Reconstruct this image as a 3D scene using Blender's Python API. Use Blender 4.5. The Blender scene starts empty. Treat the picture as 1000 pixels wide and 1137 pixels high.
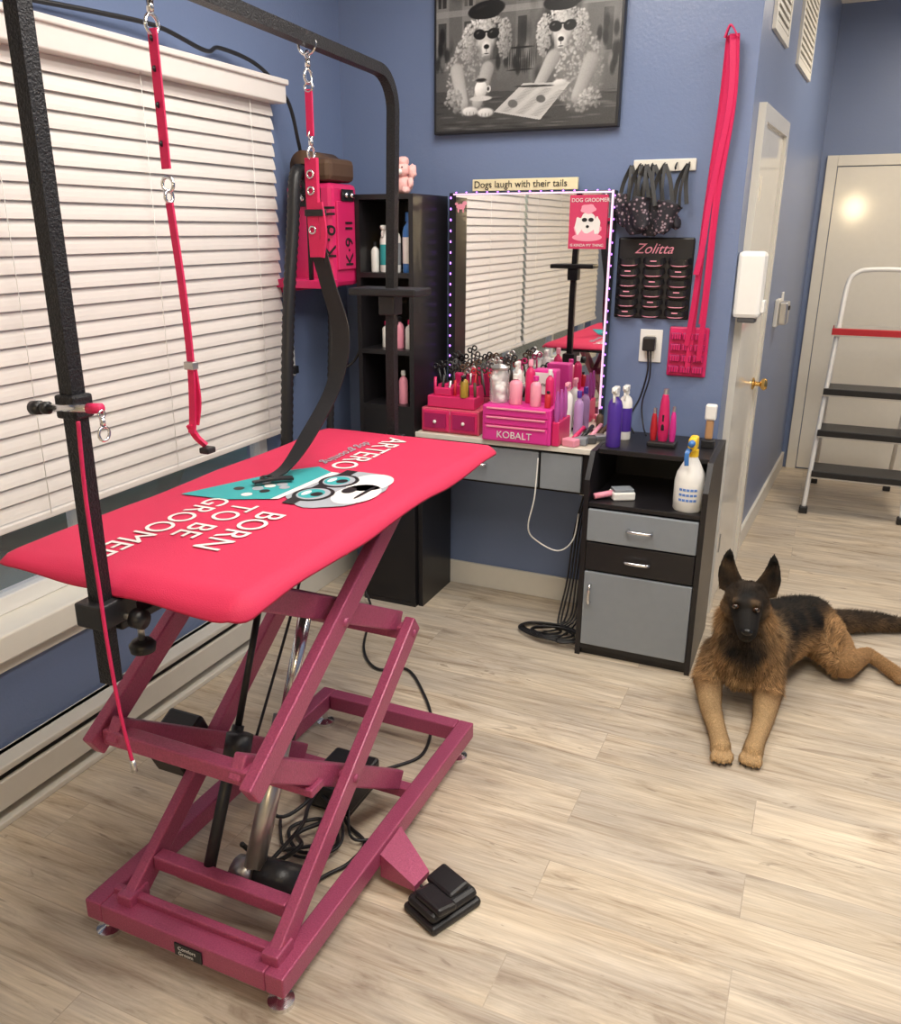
import bpy, bmesh, math, random
import numpy as np
from mathutils import Vector, Matrix, noise
random.seed(7)
scene=bpy.context.scene
COL=bpy.context.collection
scene.view_settings.view_transform='Standard'

# ---------------------------------------------------------------- materials
def new_mat(name):
    m=bpy.data.materials.new(name); m.use_nodes=True
    return m,m.node_tree.nodes,m.node_tree.links,m.node_tree.nodes['Principled BSDF']
def M(name,col,rough=.5,metal=0,var=.06,scale=30,bump=0,bscale=200,emit=0,trans=0,alpha=1,coat=0,ior=1.45):
    m,n,l,b=new_mat(name)
    b.inputs['Roughness'].default_value=rough; b.inputs['Metallic'].default_value=metal
    b.inputs['IOR'].default_value=ior
    tc=n.new('ShaderNodeTexCoord')
    nz=n.new('ShaderNodeTexNoise'); nz.inputs['Scale'].default_value=scale; nz.inputs['Detail'].default_value=4
    l.new(tc.outputs['Object'],nz.inputs['Vector'])
    r=n.new('ShaderNodeMix'); r.data_type='RGBA'
    r.inputs[6].default_value=tuple(max(0,c*(1-var)) for c in col)+(1,)
    r.inputs[7].default_value=tuple(min(1,c*(1+var)) for c in col)+(1,)
    l.new(nz.outputs['Fac'],r.inputs[0]); l.new(r.outputs[2],b.inputs['Base Color'])
    if bump:
        n2=n.new('ShaderNodeTexNoise'); n2.inputs['Scale'].default_value=bscale; n2.inputs['Detail'].default_value=3
        l.new(tc.outputs['Object'],n2.inputs['Vector'])
        bp=n.new('ShaderNodeBump'); bp.inputs['Strength'].default_value=bump; bp.inputs['Distance'].default_value=.003
        l.new(n2.outputs['Fac'],bp.inputs['Height']); l.new(bp.outputs['Normal'],b.inputs['Normal'])
    if emit:
        b.inputs['Emission Color'].default_value=tuple(col)+(1,); b.inputs['Emission Strength'].default_value=emit
    if trans: b.inputs['Transmission Weight'].default_value=trans
    if coat: b.inputs['Coat Weight'].default_value=coat
    if alpha<1: b.inputs['Alpha'].default_value=alpha
    return m
wall_m=M('wall_blue_paint',(.148,.198,.335),.34,var=.05,scale=3,bump=.2,bscale=110)
beige_m=M('wall_beige_paint',(.55,.50,.38),.6)
ceil_m=M('ceiling_white',(.78,.77,.74),.8)
cream=M('trim_cream',(.70,.67,.60),.4,var=.03)
white=M('white_plastic',(.80,.79,.76),.35,var=.03)
blind_m=M('blind_slat_white',(.74,.70,.665),.45,var=.03)
door_m=M('door_white_gloss',(.72,.69,.62),.09,var=.03)
black=M('black_plastic',(.014,.014,.016),.4,bump=.1)
blackwood=M('black_laminate',(.012,.011,.013),.35,bump=.1)
hammer=M('hammered_black_metal',(.022,.022,.025),.4,metal=.5,var=.5,scale=180,bump=.8,bscale=260)
mauve=M('mauve_metallic_paint',(.385,.072,.155),.38,metal=.25,var=.38,scale=260,bump=.4,bscale=320,coat=.15)
mat_pink=M('pink_mat_cloth',(.55,.018,.075),.7,var=.07,scale=9,bump=.3,bscale=500)
pink=M('hot_pink_plastic',(.62,.022,.13),.35,var=.05)
pinkstrap=M('pink_nylon',(.60,.016,.10),.55,var=.12,scale=300)
magenta=M('magenta_plastic',(.66,.035,.28),.35)
lpink=M('light_pink_plastic',(.78,.30,.40),.35)
clearpink=M('translucent_pink',(.75,.12,.20),.15,alpha=.75)
red=M('red_tape',(.5,.02,.03),.5)
chrome=M('chrome',(.75,.75,.77),.18,metal=1,var=.02)
steel=M('brushed_steel',(.55,.54,.53),.35,metal=.9)
gray=M('gray_laminate',(.235,.26,.29),.45,var=.05)
dgray=M('dark_gray',(.07,.07,.075),.5)
tanw=M('pale_wood_top',(.66,.58,.48),.45,var=.12,scale=12)
purple=M('purple_plastic',(.07,.03,.28),.3)
blue_b=M('blue_bottle',(.05,.18,.5),.3)
teal=M('teal_print',(.03,.32,.34),.6)
yellow=M('yellow_plastic',(.85,.55,.03),.4)
brown=M('brown_leather',(.09,.05,.03),.55)
brass=M('brass',(.7,.45,.15),.25,metal=1)
printw=M('print_white',(.70,.68,.66),.6)
printg=M('print_gray',(.32,.34,.38),.6)
cotton=M('cotton',(.85,.84,.82),.9,bump=1,bscale=90)
clear=M('clear_glass',(.95,.95,.95),.03,alpha=.28)
purpleled=M('purple_led',(.45,.15,1.0),.4,emit=5)
pinkled=M('pinkish_led',(.85,.60,.80),.4,emit=.45)
dkp=M('dark_pink',(.35,.01,.10),.4)
mir,n,l,b=new_mat('mirror_silver'); b.inputs['Metallic'].default_value=1; b.inputs['Roughness'].default_value=.015
nz=n.new('ShaderNodeTexNoise'); cr=n.new('ShaderNodeMapRange'); cr.inputs[3].default_value=.88; cr.inputs[4].default_value=.93
l.new(nz.outputs['Fac'],cr.inputs[0]); l.new(cr.outputs[0],b.inputs['Base Color'])

# floor : bleached oak planks running parallel to the back wall
def floor_mat():
    m,n,l,b=new_mat('floor_bleached_planks')
    tc=n.new('ShaderNodeTexCoord')
    br=n.new('ShaderNodeTexBrick'); br.offset=.37; br.offset_frequency=2
    br.inputs['Scale'].default_value=1; br.inputs['Brick Width'].default_value=1.22; br.inputs['Row Height'].default_value=.155
    br.inputs['Mortar Size'].default_value=.0013; br.inputs['Mortar Smooth'].default_value=.2; br.inputs['Bias'].default_value=0
    br.inputs['Color1'].default_value=(0,0,0,1); br.inputs['Color2'].default_value=(1,1,1,1); br.inputs['Mortar'].default_value=(.5,.5,.5,1)
    l.new(tc.outputs['Object'],br.inputs['Vector'])
    add=n.new('ShaderNodeVectorMath'); add.operation='MULTIPLY_ADD'
    add.inputs[1].default_value=(7.3,3.1,0)
    l.new(br.outputs['Color'],add.inputs[0]); l.new(tc.outputs['Object'],add.inputs[2])
    mp=n.new('ShaderNodeMapping'); mp.inputs['Scale'].default_value=(1.1,10,1); l.new(add.outputs[0],mp.inputs[0])
    g=n.new('ShaderNodeTexNoise'); g.inputs['Scale'].default_value=2.0; g.inputs['Detail'].default_value=10; g.inputs['Roughness'].default_value=.68; g.inputs['Distortion'].default_value=1.3
    l.new(mp.outputs[0],g.inputs['Vector'])
    ramp=n.new('ShaderNodeValToRGB'); e=ramp.color_ramp.elements
    e[0].position=.28; e[0].color=(.27,.205,.145,1); e[1].position=.68; e[1].color=(.70,.62,.505,1)
    x=e.new(.37); x.color=(.42,.34,.255,1); x=e.new(.46); x.color=(.535,.455,.355,1); x=e.new(.56); x.color=(.62,.54,.43,1)
    l.new(g.outputs['Fac'],ramp.inputs[0])
    mp2=n.new('ShaderNodeMapping'); mp2.inputs['Scale'].default_value=(1.2,4,1); l.new(add.outputs[0],mp2.inputs[0])
    g2=n.new('ShaderNodeTexNoise'); g2.inputs['Scale'].default_value=1.5; g2.inputs['Detail'].default_value=3; l.new(mp2.outputs[0],g2.inputs['Vector'])
    r2=n.new('ShaderNodeValToRGB'); e=r2.color_ramp.elements
    e[0].position=.35; e[0].color=(.80,.80,.82,1); e[1].position=.62; e[1].color=(1.0,.975,.93,1)
    l.new(g2.outputs['Fac'],r2.inputs[0])
    mx=n.new('ShaderNodeMix'); mx.data_type='RGBA'; mx.blend_type='MULTIPLY'; mx.inputs[0].default_value=1
    l.new(ramp.outputs[0],mx.inputs[6]); l.new(r2.outputs[0],mx.inputs[7])
    mp3=n.new('ShaderNodeMapping'); mp3.inputs['Scale'].default_value=(3,90,1); l.new(add.outputs[0],mp3.inputs[0])
    g3=n.new('ShaderNodeTexNoise'); g3.inputs['Scale'].default_value=2; g3.inputs['Detail'].default_value=5; l.new(mp3.outputs[0],g3.inputs['Vector'])
    r3=n.new('ShaderNodeMapRange'); r3.inputs[1].default_value=.3; r3.inputs[2].default_value=.7; r3.inputs[3].default_value=.84; r3.inputs[4].default_value=1.10
    l.new(g3.outputs['Fac'],r3.inputs[0])
    mx2=n.new('ShaderNodeMix'); mx2.data_type='RGBA'; mx2.blend_type='MULTIPLY'; mx2.inputs[0].default_value=1
    l.new(mx.outputs[2],mx2.inputs[6]); l.new(r3.outputs[0],mx2.inputs[7])
    r4=n.new('ShaderNodeMapRange'); r4.inputs[3].default_value=.92; r4.inputs[4].default_value=1.10; l.new(br.outputs['Color'],r4.inputs[0])
    mx3=n.new('ShaderNodeMix'); mx3.data_type='RGBA'; mx3.blend_type='MULTIPLY'; mx3.inputs[0].default_value=1
    l.new(mx2.outputs[2],mx3.inputs[6]); l.new(r4.outputs[0],mx3.inputs[7])
    mp5=n.new('ShaderNodeMapping'); mp5.inputs['Scale'].default_value=(2.2,11,1); l.new(add.outputs[0],mp5.inputs[0])
    vo=n.new('ShaderNodeTexNoise'); vo.inputs['Scale'].default_value=1.7; vo.inputs['Detail'].default_value=7; vo.inputs['Distortion'].default_value=2.5; l.new(mp5.outputs[0],vo.inputs['Vector'])
    kr=n.new('ShaderNodeMapRange'); kr.inputs[1].default_value=.655; kr.inputs[2].default_value=.71; kr.inputs[3].default_value=0; kr.inputs[4].default_value=.6; l.new(vo.outputs['Fac'],kr.inputs[0])
    mxk=n.new('ShaderNodeMix'); mxk.data_type='RGBA'; mxk.inputs[7].default_value=(.20,.15,.11,1); l.new(kr.outputs[0],mxk.inputs[0]); l.new(mx3.outputs[2],mxk.inputs[6])
    mx4=n.new('ShaderNodeMix'); mx4.data_type='RGBA'; mx4.inputs[7].default_value=(.30,.25,.20,1)
    sc=n.new('ShaderNodeMath'); sc.operation='MULTIPLY'; sc.inputs[1].default_value=.55; l.new(br.outputs['Fac'],sc.inputs[0]); l.new(sc.outputs[0],mx4.inputs[0])
    l.new(mxk.outputs[2],mx4.inputs[6]); l.new(mx4.outputs[2],b.inputs['Base Color'])
    b.inputs['Roughness'].default_value=.42
    bp=n.new('ShaderNodeBump'); bp.inputs['Strength'].default_value=.15; bp.inputs['Distance'].default_value=.002
    l.new(g3.outputs['Fac'],bp.inputs['Height']); l.new(bp.outputs[0],b.inputs['Normal'])
    return m
floor_m=floor_mat()

# ---------------------------------------------------------------- geometry helpers
def E(name):
    o=bpy.data.objects.new(name,None); o.empty_display_size=.05; COL.objects.link(o); return o
def obj(name,me,mat=None,parent=None,smooth=False):
    o=bpy.data.objects.new(name,me); COL.objects.link(o)
    if mat: me.materials.append(mat)
    if parent: o.parent=parent
    if smooth:
        for p in me.polygons: p.use_smooth=True
    return o
def mesh(name,vs,fs,mat=None,parent=None,smooth=False):
    me=bpy.data.meshes.new(name); me.from_pydata([tuple(v) for v in vs],[],fs); me.validate(); me.update()
    return obj(name,me,mat,parent,smooth)
def box(name,x0,x1,y0,y1,z0,z1,mat,parent=None,bev=0,rot=None,seg=2):
    bm=bmesh.new(); bmesh.ops.create_cube(bm,size=1)
    bmesh.ops.scale(bm,vec=(x1-x0,y1-y0,z1-z0),verts=bm.verts)
    if bev: bmesh.ops.bevel(bm,geom=bm.edges[:],offset=bev,segments=seg,affect='EDGES',profile=.5)
    c=Vector(((x0+x1)/2,(y0+y1)/2,(z0+z1)/2))
    mt=Matrix.Translation(c)
    if rot: mt=mt@rot
    bmesh.ops.transform(bm,matrix=mt,verts=bm.verts)
    me=bpy.data.meshes.new(name); bm.to_mesh(me); bm.free()
    return obj(name,me,mat,parent,smooth=False)
def RZ(d): return Matrix.Rotation(math.radians(d),4,'Z')
def RX(d): return Matrix.Rotation(math.radians(d),4,'X')
def RY(d): return Matrix.Rotation(math.radians(d),4,'Y')
def catmull(pts,n=8):
    P=[Vector(p) for p in pts]; out=[]
    if len(P)<3: return P
    for i in range(len(P)-1):
        p0=P[max(i-1,0)];p1=P[i];p2=P[i+1];p3=P[min(i+2,len(P)-1)]
        for k in range(n):
            t=k/n
            out.append(.5*((2*p1)+(-p0+p2)*t+(2*p0-5*p1+4*p2-p3)*t*t+(-p0+3*p1-3*p2+p3)*t**3))
    out.append(P[-1]); return out
def sweep(name,pts,prof,mat,parent=None,side=None,rf=None,smooth=True,sm=8):
    P=catmull(pts,sm) if sm else [Vector(p) for p in pts]
    vs=[];fs=[];k=len(prof);S=None
    for i,p in enumerate(P):
        T=(P[min(i+1,len(P)-1)]-P[max(i-1,0)]).normalized()
        if side is not None: S0=Vector(side)
        elif S is None: S0=Vector((1,0,0)) if abs(T.x)<.8 else Vector((0,1,0))
        else: S0=S
        S=(S0-T*S0.dot(T)).normalized(); U=T.cross(S)
        r=rf(i,len(P)) if rf else 1
        for a,b_ in prof: vs.append(p+S*a*r+U*b_*r)
    for i in range(len(P)-1):
        for j in range(k):
            a=i*k+j;b_=i*k+(j+1)%k
            fs.append((a,b_,b_+k,a+k))
    fs.append(tuple(range(k))[::-1]); fs.append(tuple((len(P)-1)*k+j for j in range(k)))
    return mesh(name,vs,fs,mat,parent,smooth)
def circ(r,n=10): return [(r*math.cos(2*math.pi*i/n),r*math.sin(2*math.pi*i/n)) for i in range(n)]
def rect(w,h): return [(-w/2,-h/2),(w/2,-h/2),(w/2,h/2),(-w/2,h/2)]
def tube(name,pts,r,mat,parent=None,n=10,sm=8,rf=None): return sweep(name,pts,circ(r,n),mat,parent,rf=rf,sm=sm)
def strap(name,pts,w,th,mat,parent=None,side=(1,0,0),sm=8): return sweep(name,pts,rect(w,th),mat,parent,side=side,smooth=False,sm=sm)
def rod(name,p,q,r,mat,parent=None,n=16): return sweep(name,[p,q],circ(r,n),mat,parent,sm=0)
def beam(name,p,q,w,h,mat,parent=None,side=(1,0,0)):
    o=sweep(name,[p,q],rect(w,h),mat,parent,side=side,smooth=False,sm=0)
    md=o.modifiers.new('bevel','BEVEL'); md.width=.004; md.segments=2; md.limit_method='ANGLE'
    return o
def lathe(name,prof,loc,mat,parent=None,n=24,mtx=None,smooth=True):
    vs=[];fs=[]
    for r,z in prof:
        for i in range(n):
            a=2*math.pi*i/n; vs.append(Vector((r*math.cos(a),r*math.sin(a),z)))
    for j in range(len(prof)-1):
        for i in range(n):
            fs.append((j*n+i,j*n+(i+1)%n,(j+1)*n+(i+1)%n,(j+1)*n+i))
    fs.append(tuple(range(n))[::-1]); fs.append(tuple((len(prof)-1)*n+i for i in range(n)))
    L=Matrix.Translation(Vector(loc))
    if mtx: L=L@mtx
    vs=[L@v for v in vs]
    o=mesh(name,vs,fs,mat,parent,smooth)
    if smooth:
        md=o.modifiers.new('es','EDGE_SPLIT'); md.split_angle=math.radians(50)
    return o
def ball(name,c,r,mat,parent=None,sub=3,jit=0):
    bm=bmesh.new(); bmesh.ops.create_icosphere(bm,subdivisions=sub,radius=1)
    rr=Vector(r) if not isinstance(r,(int,float)) else Vector((r,r,r))
    for v in bm.verts:
        k=1+jit*noise.noise(v.co*4+Vector(c)*9)
        v.co=Vector((v.co.x*rr.x*k,v.co.y*rr.y*k,v.co.z*rr.z*k))+Vector(c)
    me=bpy.data.meshes.new(name); bm.to_mesh(me); bm.free()
    return obj(name,me,mat,parent,True)
def torus(name,c,R,r,mat,parent=None,axis='Z',sx=1,n=20):
    prof=circ(r,8); vs=[];fs=[]
    for i in range(n):
        a=2*math.pi*i/n
        for (u,v) in prof:
            x=(R+u)*math.cos(a)*sx;y=(R+u)*math.sin(a);z=v
            if axis=='Z': q=(x,y,z)
            elif axis=='X': q=(z,x,y)
            else: q=(x,z,y)
            vs.append(Vector(q)+Vector(c))
    for i in range(n):
        for j in range(8):
            fs.append((i*8+j,i*8+(j+1)%8,((i+1)%n)*8+(j+1)%8,((i+1)%n)*8+j))
    return mesh(name,vs,fs,mat,parent,True)
def text(name,body,size,loc,d,up,mat,parent=None,ext=.0006,align='LEFT',shear=0,sx=1):
    c=bpy.data.curves.new(name,'FONT'); c.body=body; c.size=size; c.extrude=ext; c.align_x=align; c.shear=shear
    o=bpy.data.objects.new(name,c); COL.objects.link(o)
    d=Vector(d).normalized(); up=Vector(up); up=(up-d*up.dot(d)).normalized(); z=d.cross(up)
    m=Matrix((d*sx,up,z)).transposed().to_4x4(); m.translation=Vector(loc)
    bpy.context.view_layer.update()
    me=bpy.data.meshes.new_from_object(o.evaluated_get(bpy.context.evaluated_depsgraph_get()))
    me.transform(m); bpy.data.objects.remove(o)
    me.materials.clear(); me.materials.append(mat)
    o=bpy.data.objects.new(name,me); COL.objects.link(o)
    if parent: o.parent=parent
    return o
def flat(name,pts3,mat,parent=None): return mesh(name,pts3,[tuple(range(len(pts3)))],mat,parent)
def paint(me,cols,nm='fur'):
    ca=me.color_attributes.new(nm,'FLOAT_COLOR','POINT')
    buf=np.ones((len(me.vertices),4),dtype=np.float32); buf[:,:3]=cols; ca.data.foreach_set('color',buf.ravel())

# ---------------------------------------------------------------- room
WX=-1.88; BY=3.25; FY=5.95; RX_=1.75; NY=-1.7; CZ=2.72
box('floor',WX-.15,RX_+.15,NY-.15,FY+.15,-.1,0,floor_m)
box('ceiling',WX-.15,RX_+.15,NY-.15,FY+.15,CZ,CZ+.1,ceil_m)
wl=E('wall_left')
W0,W1,WZ0,WZ1=-1.15,2.68,.50,1.93
box('below_window',WX-.15,WX,NY-.15,BY,0,WZ0,wall_m,wl)
box('above_window',WX-.15,WX,NY-.15,BY,WZ1,CZ,wall_m,wl)
box('pier_far',WX-.15,WX,W1,BY,WZ0,WZ1,wall_m,wl)
box('pier_near',WX-.15,WX,NY-.15,W0,WZ0,WZ1,wall_m,wl)
hx=lambda y:-.31+.06*(y-3.25)
def hallbox(name,y0,y1,z0,z1,d0,d1,mat,parent=None,bev=0):
    vs=[]
    for z in (z0,z1):
        for (y,d) in ((y0,d0),(y0,d1),(y1,d1),(y1,d0)): vs.append((hx(y)+d,y,z))
    o=mesh(name,vs,[(3,2,1,0),(4,5,6,7),(0,1,5,4),(1,2,6,5),(2,3,7,6),(3,0,4,7)],mat,parent)
    if bev:
        md=o.modifiers.new('b','BEVEL'); md.width=bev; md.segments=2
    return o
box('wall_back',WX-.15,hx(BY),BY,BY+.12,0,CZ,wall_m)
hallbox('wall_hall',BY+.001,FY,0,CZ,-.12,0,wall_m)
box('wall_far',-.45,RX_,FY,FY+.12,0,CZ,wall_m)
box('wall_right',RX_,RX_+.12,NY,FY,0,CZ,wall_m)
box('wall_front',WX,RX_,NY-.12,NY,0,CZ,beige_m)
box('baseboard_back',-1.40,-.31,BY-.015,BY,0,.105,cream,bev=.003)
box('baseboard_left',WX,WX+.015,2.42,BY,0,.12,cream,bev=.003)
hallbox('baseboard_hall',4.12,FY,0,.10,0,.014,cream)
hg=E('baseboard_heater')
box('back_plate',WX,WX+.02,-1.6,2.40,0.0,.165,cream,hg)
box('hood',WX+.0,WX+.075,-1.6,2.40,.145,.165,cream,hg,bev=.004)
box('front_cover',WX+.06,WX+.075,-1.6,2.40,.045,.125,cream,hg,bev=.003)
box('lower_lip',WX+.0,WX+.085,-1.6,2.40,0.0,.018,cream,hg,bev=.003)
box('end_cap',WX+.0,WX+.08,2.38,2.41,0.0,.165,cream,hg,bev=.003)
box('fin_pack',WX+.02,WX+.055,-1.5,2.35,.05,.11,dgray,hg)
wg=E('window_1')
glass=M('window_glass',(.9,.95,.95),.02,alpha=.12)
box('sill',WX-.14,WX+.055,W0-.05,W1+.03,.43,.505,cream,wg,bev=.006)
box('apron',WX,WX+.02,W0-.05,W1+.0,.385,.43,cream,wg,bev=.004)
box('frame_bottom',WX-.10,WX-.05,W0,W1,.505,.555,white,wg,bev=.004)
box('frame_top',WX-.10,WX-.05,W0,W1,1.88,1.93,white,wg)
for k,y in enumerate((W0,-.2,.80,1.72,W1-.05)): box('mullion_%d'%(k+1),WX-.10,WX-.05,y,y+.05,.50,1.93,white,wg,bev=.004)
box('glass_pane',WX-.08,WX-.074,W0,W1,.52,1.92,glass,wg)
def blinds(y0,y1):
    g=E('window_blinds')
    box('valance',WX,WX+.085,y0-.03,y1+.03,1.915,1.985,blind_m,g,bev=.004)
    box('valance_crown',WX,WX+.095,y0-.035,y1+.035,1.972,1.99,blind_m,g,bev=.004)
    box('bottom_rail',WX+.015,WX+.055,y0,y1,.765,.785,blind_m,g,bev=.004)
    vs=[];fs=[]
    z=.812; w=.0258; kk=0
    while z<1.915:
        kk+=1
        ang=math.radians(72+2*math.sin(kk*1.7))
        cx_=WX+.037
        for s in range(5):
            t=(s/4-.5)*2
            cv=.003*(1-t*t)
            dx=math.cos(ang)*w*t+cv*math.sin(ang); dz=-math.sin(ang)*w*t+cv*math.cos(ang)
            for y in (y0,y1): vs.append((cx_+dx,y,z+dz))
            for y in (y0,y1): vs.append((cx_+dx-.0025*math.sin(ang),y,z+dz-.0025*math.cos(ang)))
        b0=len(vs)-20
        for s in range(4):
            a=b0+s*4
            fs.append((a,a+1,a+5,a+4)); fs.append((a+2,a+6,a+7,a+3))
            fs.append((a,a+4,a+6,a+2)); fs.append((a+1,a+3,a+7,a+5))
        fs.append((b0,b0+2,b0+3,b0+1)); fs.append((b0+16,b0+17,b0+19,b0+18))
        z+=.0435
    mesh('slats',vs,fs,blind_m,g)
    n=4
    for i in range(n):
        y=y0+.15+(y1-y0-.3)*i/(n-1)
        rod('ladder_cord_%d'%(i+1),(WX+.060,y,.78),(WX+.060,y,1.92),.0011,white,g,n=6)
    return g
blinds(.88,2.70); blinds(-1.12,.82)
hedge=M('hedge_leaves',(.045,.16,.12),.8,var=.8,scale=9,bump=1,bscale=20)
gr=M('exterior_lawn',(.07,.26,.26),.9,var=.5,scale=4)
box('exterior_ground',-9,-2.1,-4,6,-.35,-.25,gr)
hb=E('exterior_hedge')
for i in range(14): ball('bush_%d'%(i+1),(-4.6+random.uniform(-.3,.3),-2.5+i*.6,.35+random.uniform(-.1,.2)),(.7,.6,.75),hedge,hb,sub=3,jit=.35)
d1=E('door_1')
hallbox('casing_near',3.37,3.43,0,1.915,0,.025,door_m,d1)
hallbox('casing_far',4.01,4.07,0,1.915,0,.025,door_m,d1)
hallbox('casing_head',3.43,4.01,1.86,1.915,0,.025,door_m,d1)
hallbox('slab',3.43,4.01,.01,1.86,0,.012,door_m,d1)
lathe('knob',[(.026,0),(.026,.006),(.010,.012),(.010,.03),(.024,.04),(.027,.05),(.02,.06),(.0,.062)],(hx(3.96)+.012,3.96,.86),brass,d1,mtx=RY(90))
for z in (.25,1.6): hallbox('hinge_%d'%int(z*10),3.425,3.436,z,z+.08,.01,.028,steel,d1)
d2=E('door_2')
box('casing_left',-.115,-.055,FY-.02,FY,0,1.92,door_m,d2,bev=.003)
box('casing_right',.78,.84,FY-.02,FY,0,1.92,door_m,d2,bev=.003)
box('casing_head',-.055,.78,FY-.02,FY,1.86,1.92,door_m,d2,bev=.003)
box('slab',-.05,.775,FY-.012,FY-.001,.01,1.855,door_m,d2)
lathe('knob',[(.026,0),(.026,.006),(.010,.012),(.010,.03),(.024,.04),(.027,.05),(.0,.06)],(.72,FY-.012,.9),brass,d2,mtx=RX(90))
for (y0,y1,z0,z1) in ((3.46,3.84,2.155,2.50),(4.2,4.72,2.155,2.50)):
    g=E('wall_vent')
    hallbox('frame_a',y0,y0+.03,z0,z1,0,.012,cream,g); hallbox('frame_b',y1-.03,y1,z0,z1,0,.012,cream,g)
    hallbox('frame_c',y0+.03,y1-.03,z0,z0+.03,0,.012,cream,g); hallbox('frame_d',y0+.03,y1-.03,z1-.03,z1,0,.012,cream,g)
    hallbox('recess',y0+.03,y1-.03,z0+.03,z1-.03,0,.002,dgray,g)
    zz=z0+.036
    while zz<z1-.045:
        hallbox('louvre',y0+.03,y1-.03,zz,zz+.013,.002,.010,cream,g); zz+=.026
g=E('soap_dispenser')
hallbox('body',3.262,3.335,1.20,1.43,0,.095,white,g,bev=.016)
hallbox('lower_spout',3.27,3.325,1.185,1.21,.02,.08,dgray,g,bev=.004)
hallbox('lever',3.275,3.32,1.22,1.265,.095,.106,white,g,bev=.004)
g=E('thermostat')
hallbox('base',4.52,4.64,1.05,1.18,0,.02,cream,g,bev=.004)
hallbox('cover',4.53,4.63,1.06,1.17,.02,.06,steel,g,bev=.008)
hallbox('dial',4.56,4.60,1.13,1.15,.06,.066,black,g,bev=.002)
g=E('light_switch')
hallbox('plate',4.75,4.83,1.08,1.20,0,.006,white,g,bev=.002)
hallbox('toggle',4.78,4.80,1.13,1.15,.006,.02,white,g,bev=.002)
lamp_m,n,l,b=new_mat('lamp_diffuser'); b.inputs['Base Color'].default_value=(.9,.9,.9,1); b.inputs['Emission Color'].default_value=(1,.93,.84,1); b.inputs['Emission Strength'].default_value=3
def lamp(x,y,sx,sy,pw,col=(1,.94,.86)):
    g=E('ceiling_light')
    box('housing',x-sx/2-.03,x+sx/2+.03,y-sy/2-.03,y+sy/2+.03,CZ-.05,CZ,white,g,bev=.004)
    box('diffuser',x-sx/2,x+sx/2,y-sy/2,y+sy/2,CZ-.058,CZ-.05,lamp_m,g)
    ld=bpy.data.lights.new('tube_light','AREA'); ld.shape='RECTANGLE'; ld.size=sx; ld.size_y=sy; ld.energy=pw; ld.color=col
    lo=bpy.data.objects.new('tube_light',ld); lo.location=(x,y,CZ-.07); COL.objects.link(lo); lo.parent=g
lamp(.15,.9,.6,1.2,38)
lamp(-.85,2.1,.6,1.0,24)
lamp(.7,2.6,.5,1.0,22)
lamp(.6,4.7,.4,.9,24,(1,.86,.68))
glow=M('sconce_globe',(1.0,.80,.50),.4,emit=70)
g=E('unseen_sconce')
box('plate',.10,.20,NY,NY+.02,1.68,1.80,brass,g,bev=.006)
rod('stem',(.15,NY+.02,1.74),(.15,NY+.12,1.76),.012,brass,g)
ball('globe',(.15,NY+.20,1.78),(.11,.10,.14),glow,g)
added_glow=M('added_warm_globe',(1.0,.72,.40),.4,emit=22)
g=E('unseen_sconce')  # added out-of-view globe, put in to warm the hall wall and far door
box('plate',1.10,1.20,FY-.02,FY,1.78,1.90,brass,g,bev=.006)
rod('stem',(1.15,FY-.02,1.84),(1.15,FY-.12,1.86),.012,brass,g)
ball('globe',(1.15,FY-.20,1.88),(.11,.10,.13),added_glow,g)
sky=bpy.data.worlds.new('sky'); scene.world=sky; sky.use_nodes=True; n=sky.node_tree.nodes; l=sky.node_tree.links
bg=n['Background']; st=n.new('ShaderNodeTexSky'); st.sky_type='NISHITA'; st.sun_disc=False; st.sun_elevation=math.radians(35); st.sun_rotation=math.radians(90)
l.new(st.outputs[0],bg.inputs[0]); bg.inputs[1].default_value=.12

# ---------------------------------------------------------------- grooming table
gt=E('grooming_table')
X0,X1,Y0,Y1=-1.32,-.80,1.05,2.06
t=.045
for nm,a,b_ in (('rail_right',(X1-t/2,Y0,.075),(X1-t/2,Y1,.075)),('rail_left',(X0+t/2,Y0,.075),(X0+t/2,Y1,.075))):
    beam('base_'+nm,a,b_,t,.05,mauve,gt)
beam('base_rail_near',(X0+t,Y0+t/2,.075),(X1-t,Y0+t/2,.075),t,.05,mauve,gt,side=(0,1,0))
beam('base_rail_far',(X0+t,Y1-t/2,.075),(X1-t,Y1-t/2,.075),t,.05,mauve,gt,side=(0,1,0))
beam('base_cross',(X0+t,1.73,.065),(X1-t,1.73,.065),.035,.03,mauve,gt,side=(0,1,0))
xo=(-.845,-1.225); xi=(-.885,-1.185)
zb,zm,zt=.10,.545,.895
yn,yf=1.10,1.72
for k in range(2):
    beam('arm_a_%d'%k,(xo[k],yn,zb),(xo[k],yf+.02,zm+.02),.028,.052,mauve,gt)
    beam('arm_b_%d'%k,(xi[k],yf,zb),(xi[k],yn-.03,zm+.01),.028,.052,mauve,gt)
    beam('arm_c_%d'%k,(xo[k],yn-.05,zm-.03),(xo[k],yf-.07,zt),.028,.052,mauve,gt)
    beam('arm_d_%d'%k,(xi[k],yf+.01,zm+.02),(xi[k],yn,zt),.028,.052,mauve,gt)
    for j,(y,z) in enumerate((((yn+yf)/2,(zb+zm)/2),((yn+yf)/2-.02,(zm+zt)/2),(yf,zm))):
        rod('pivot_%d_%d'%(k,j),(xo[k]+(.018 if k==0 else -.018),y,z),(xi[k]-(.018 if k==0 else -.018),y,z),.010,mauve,gt)
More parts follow.
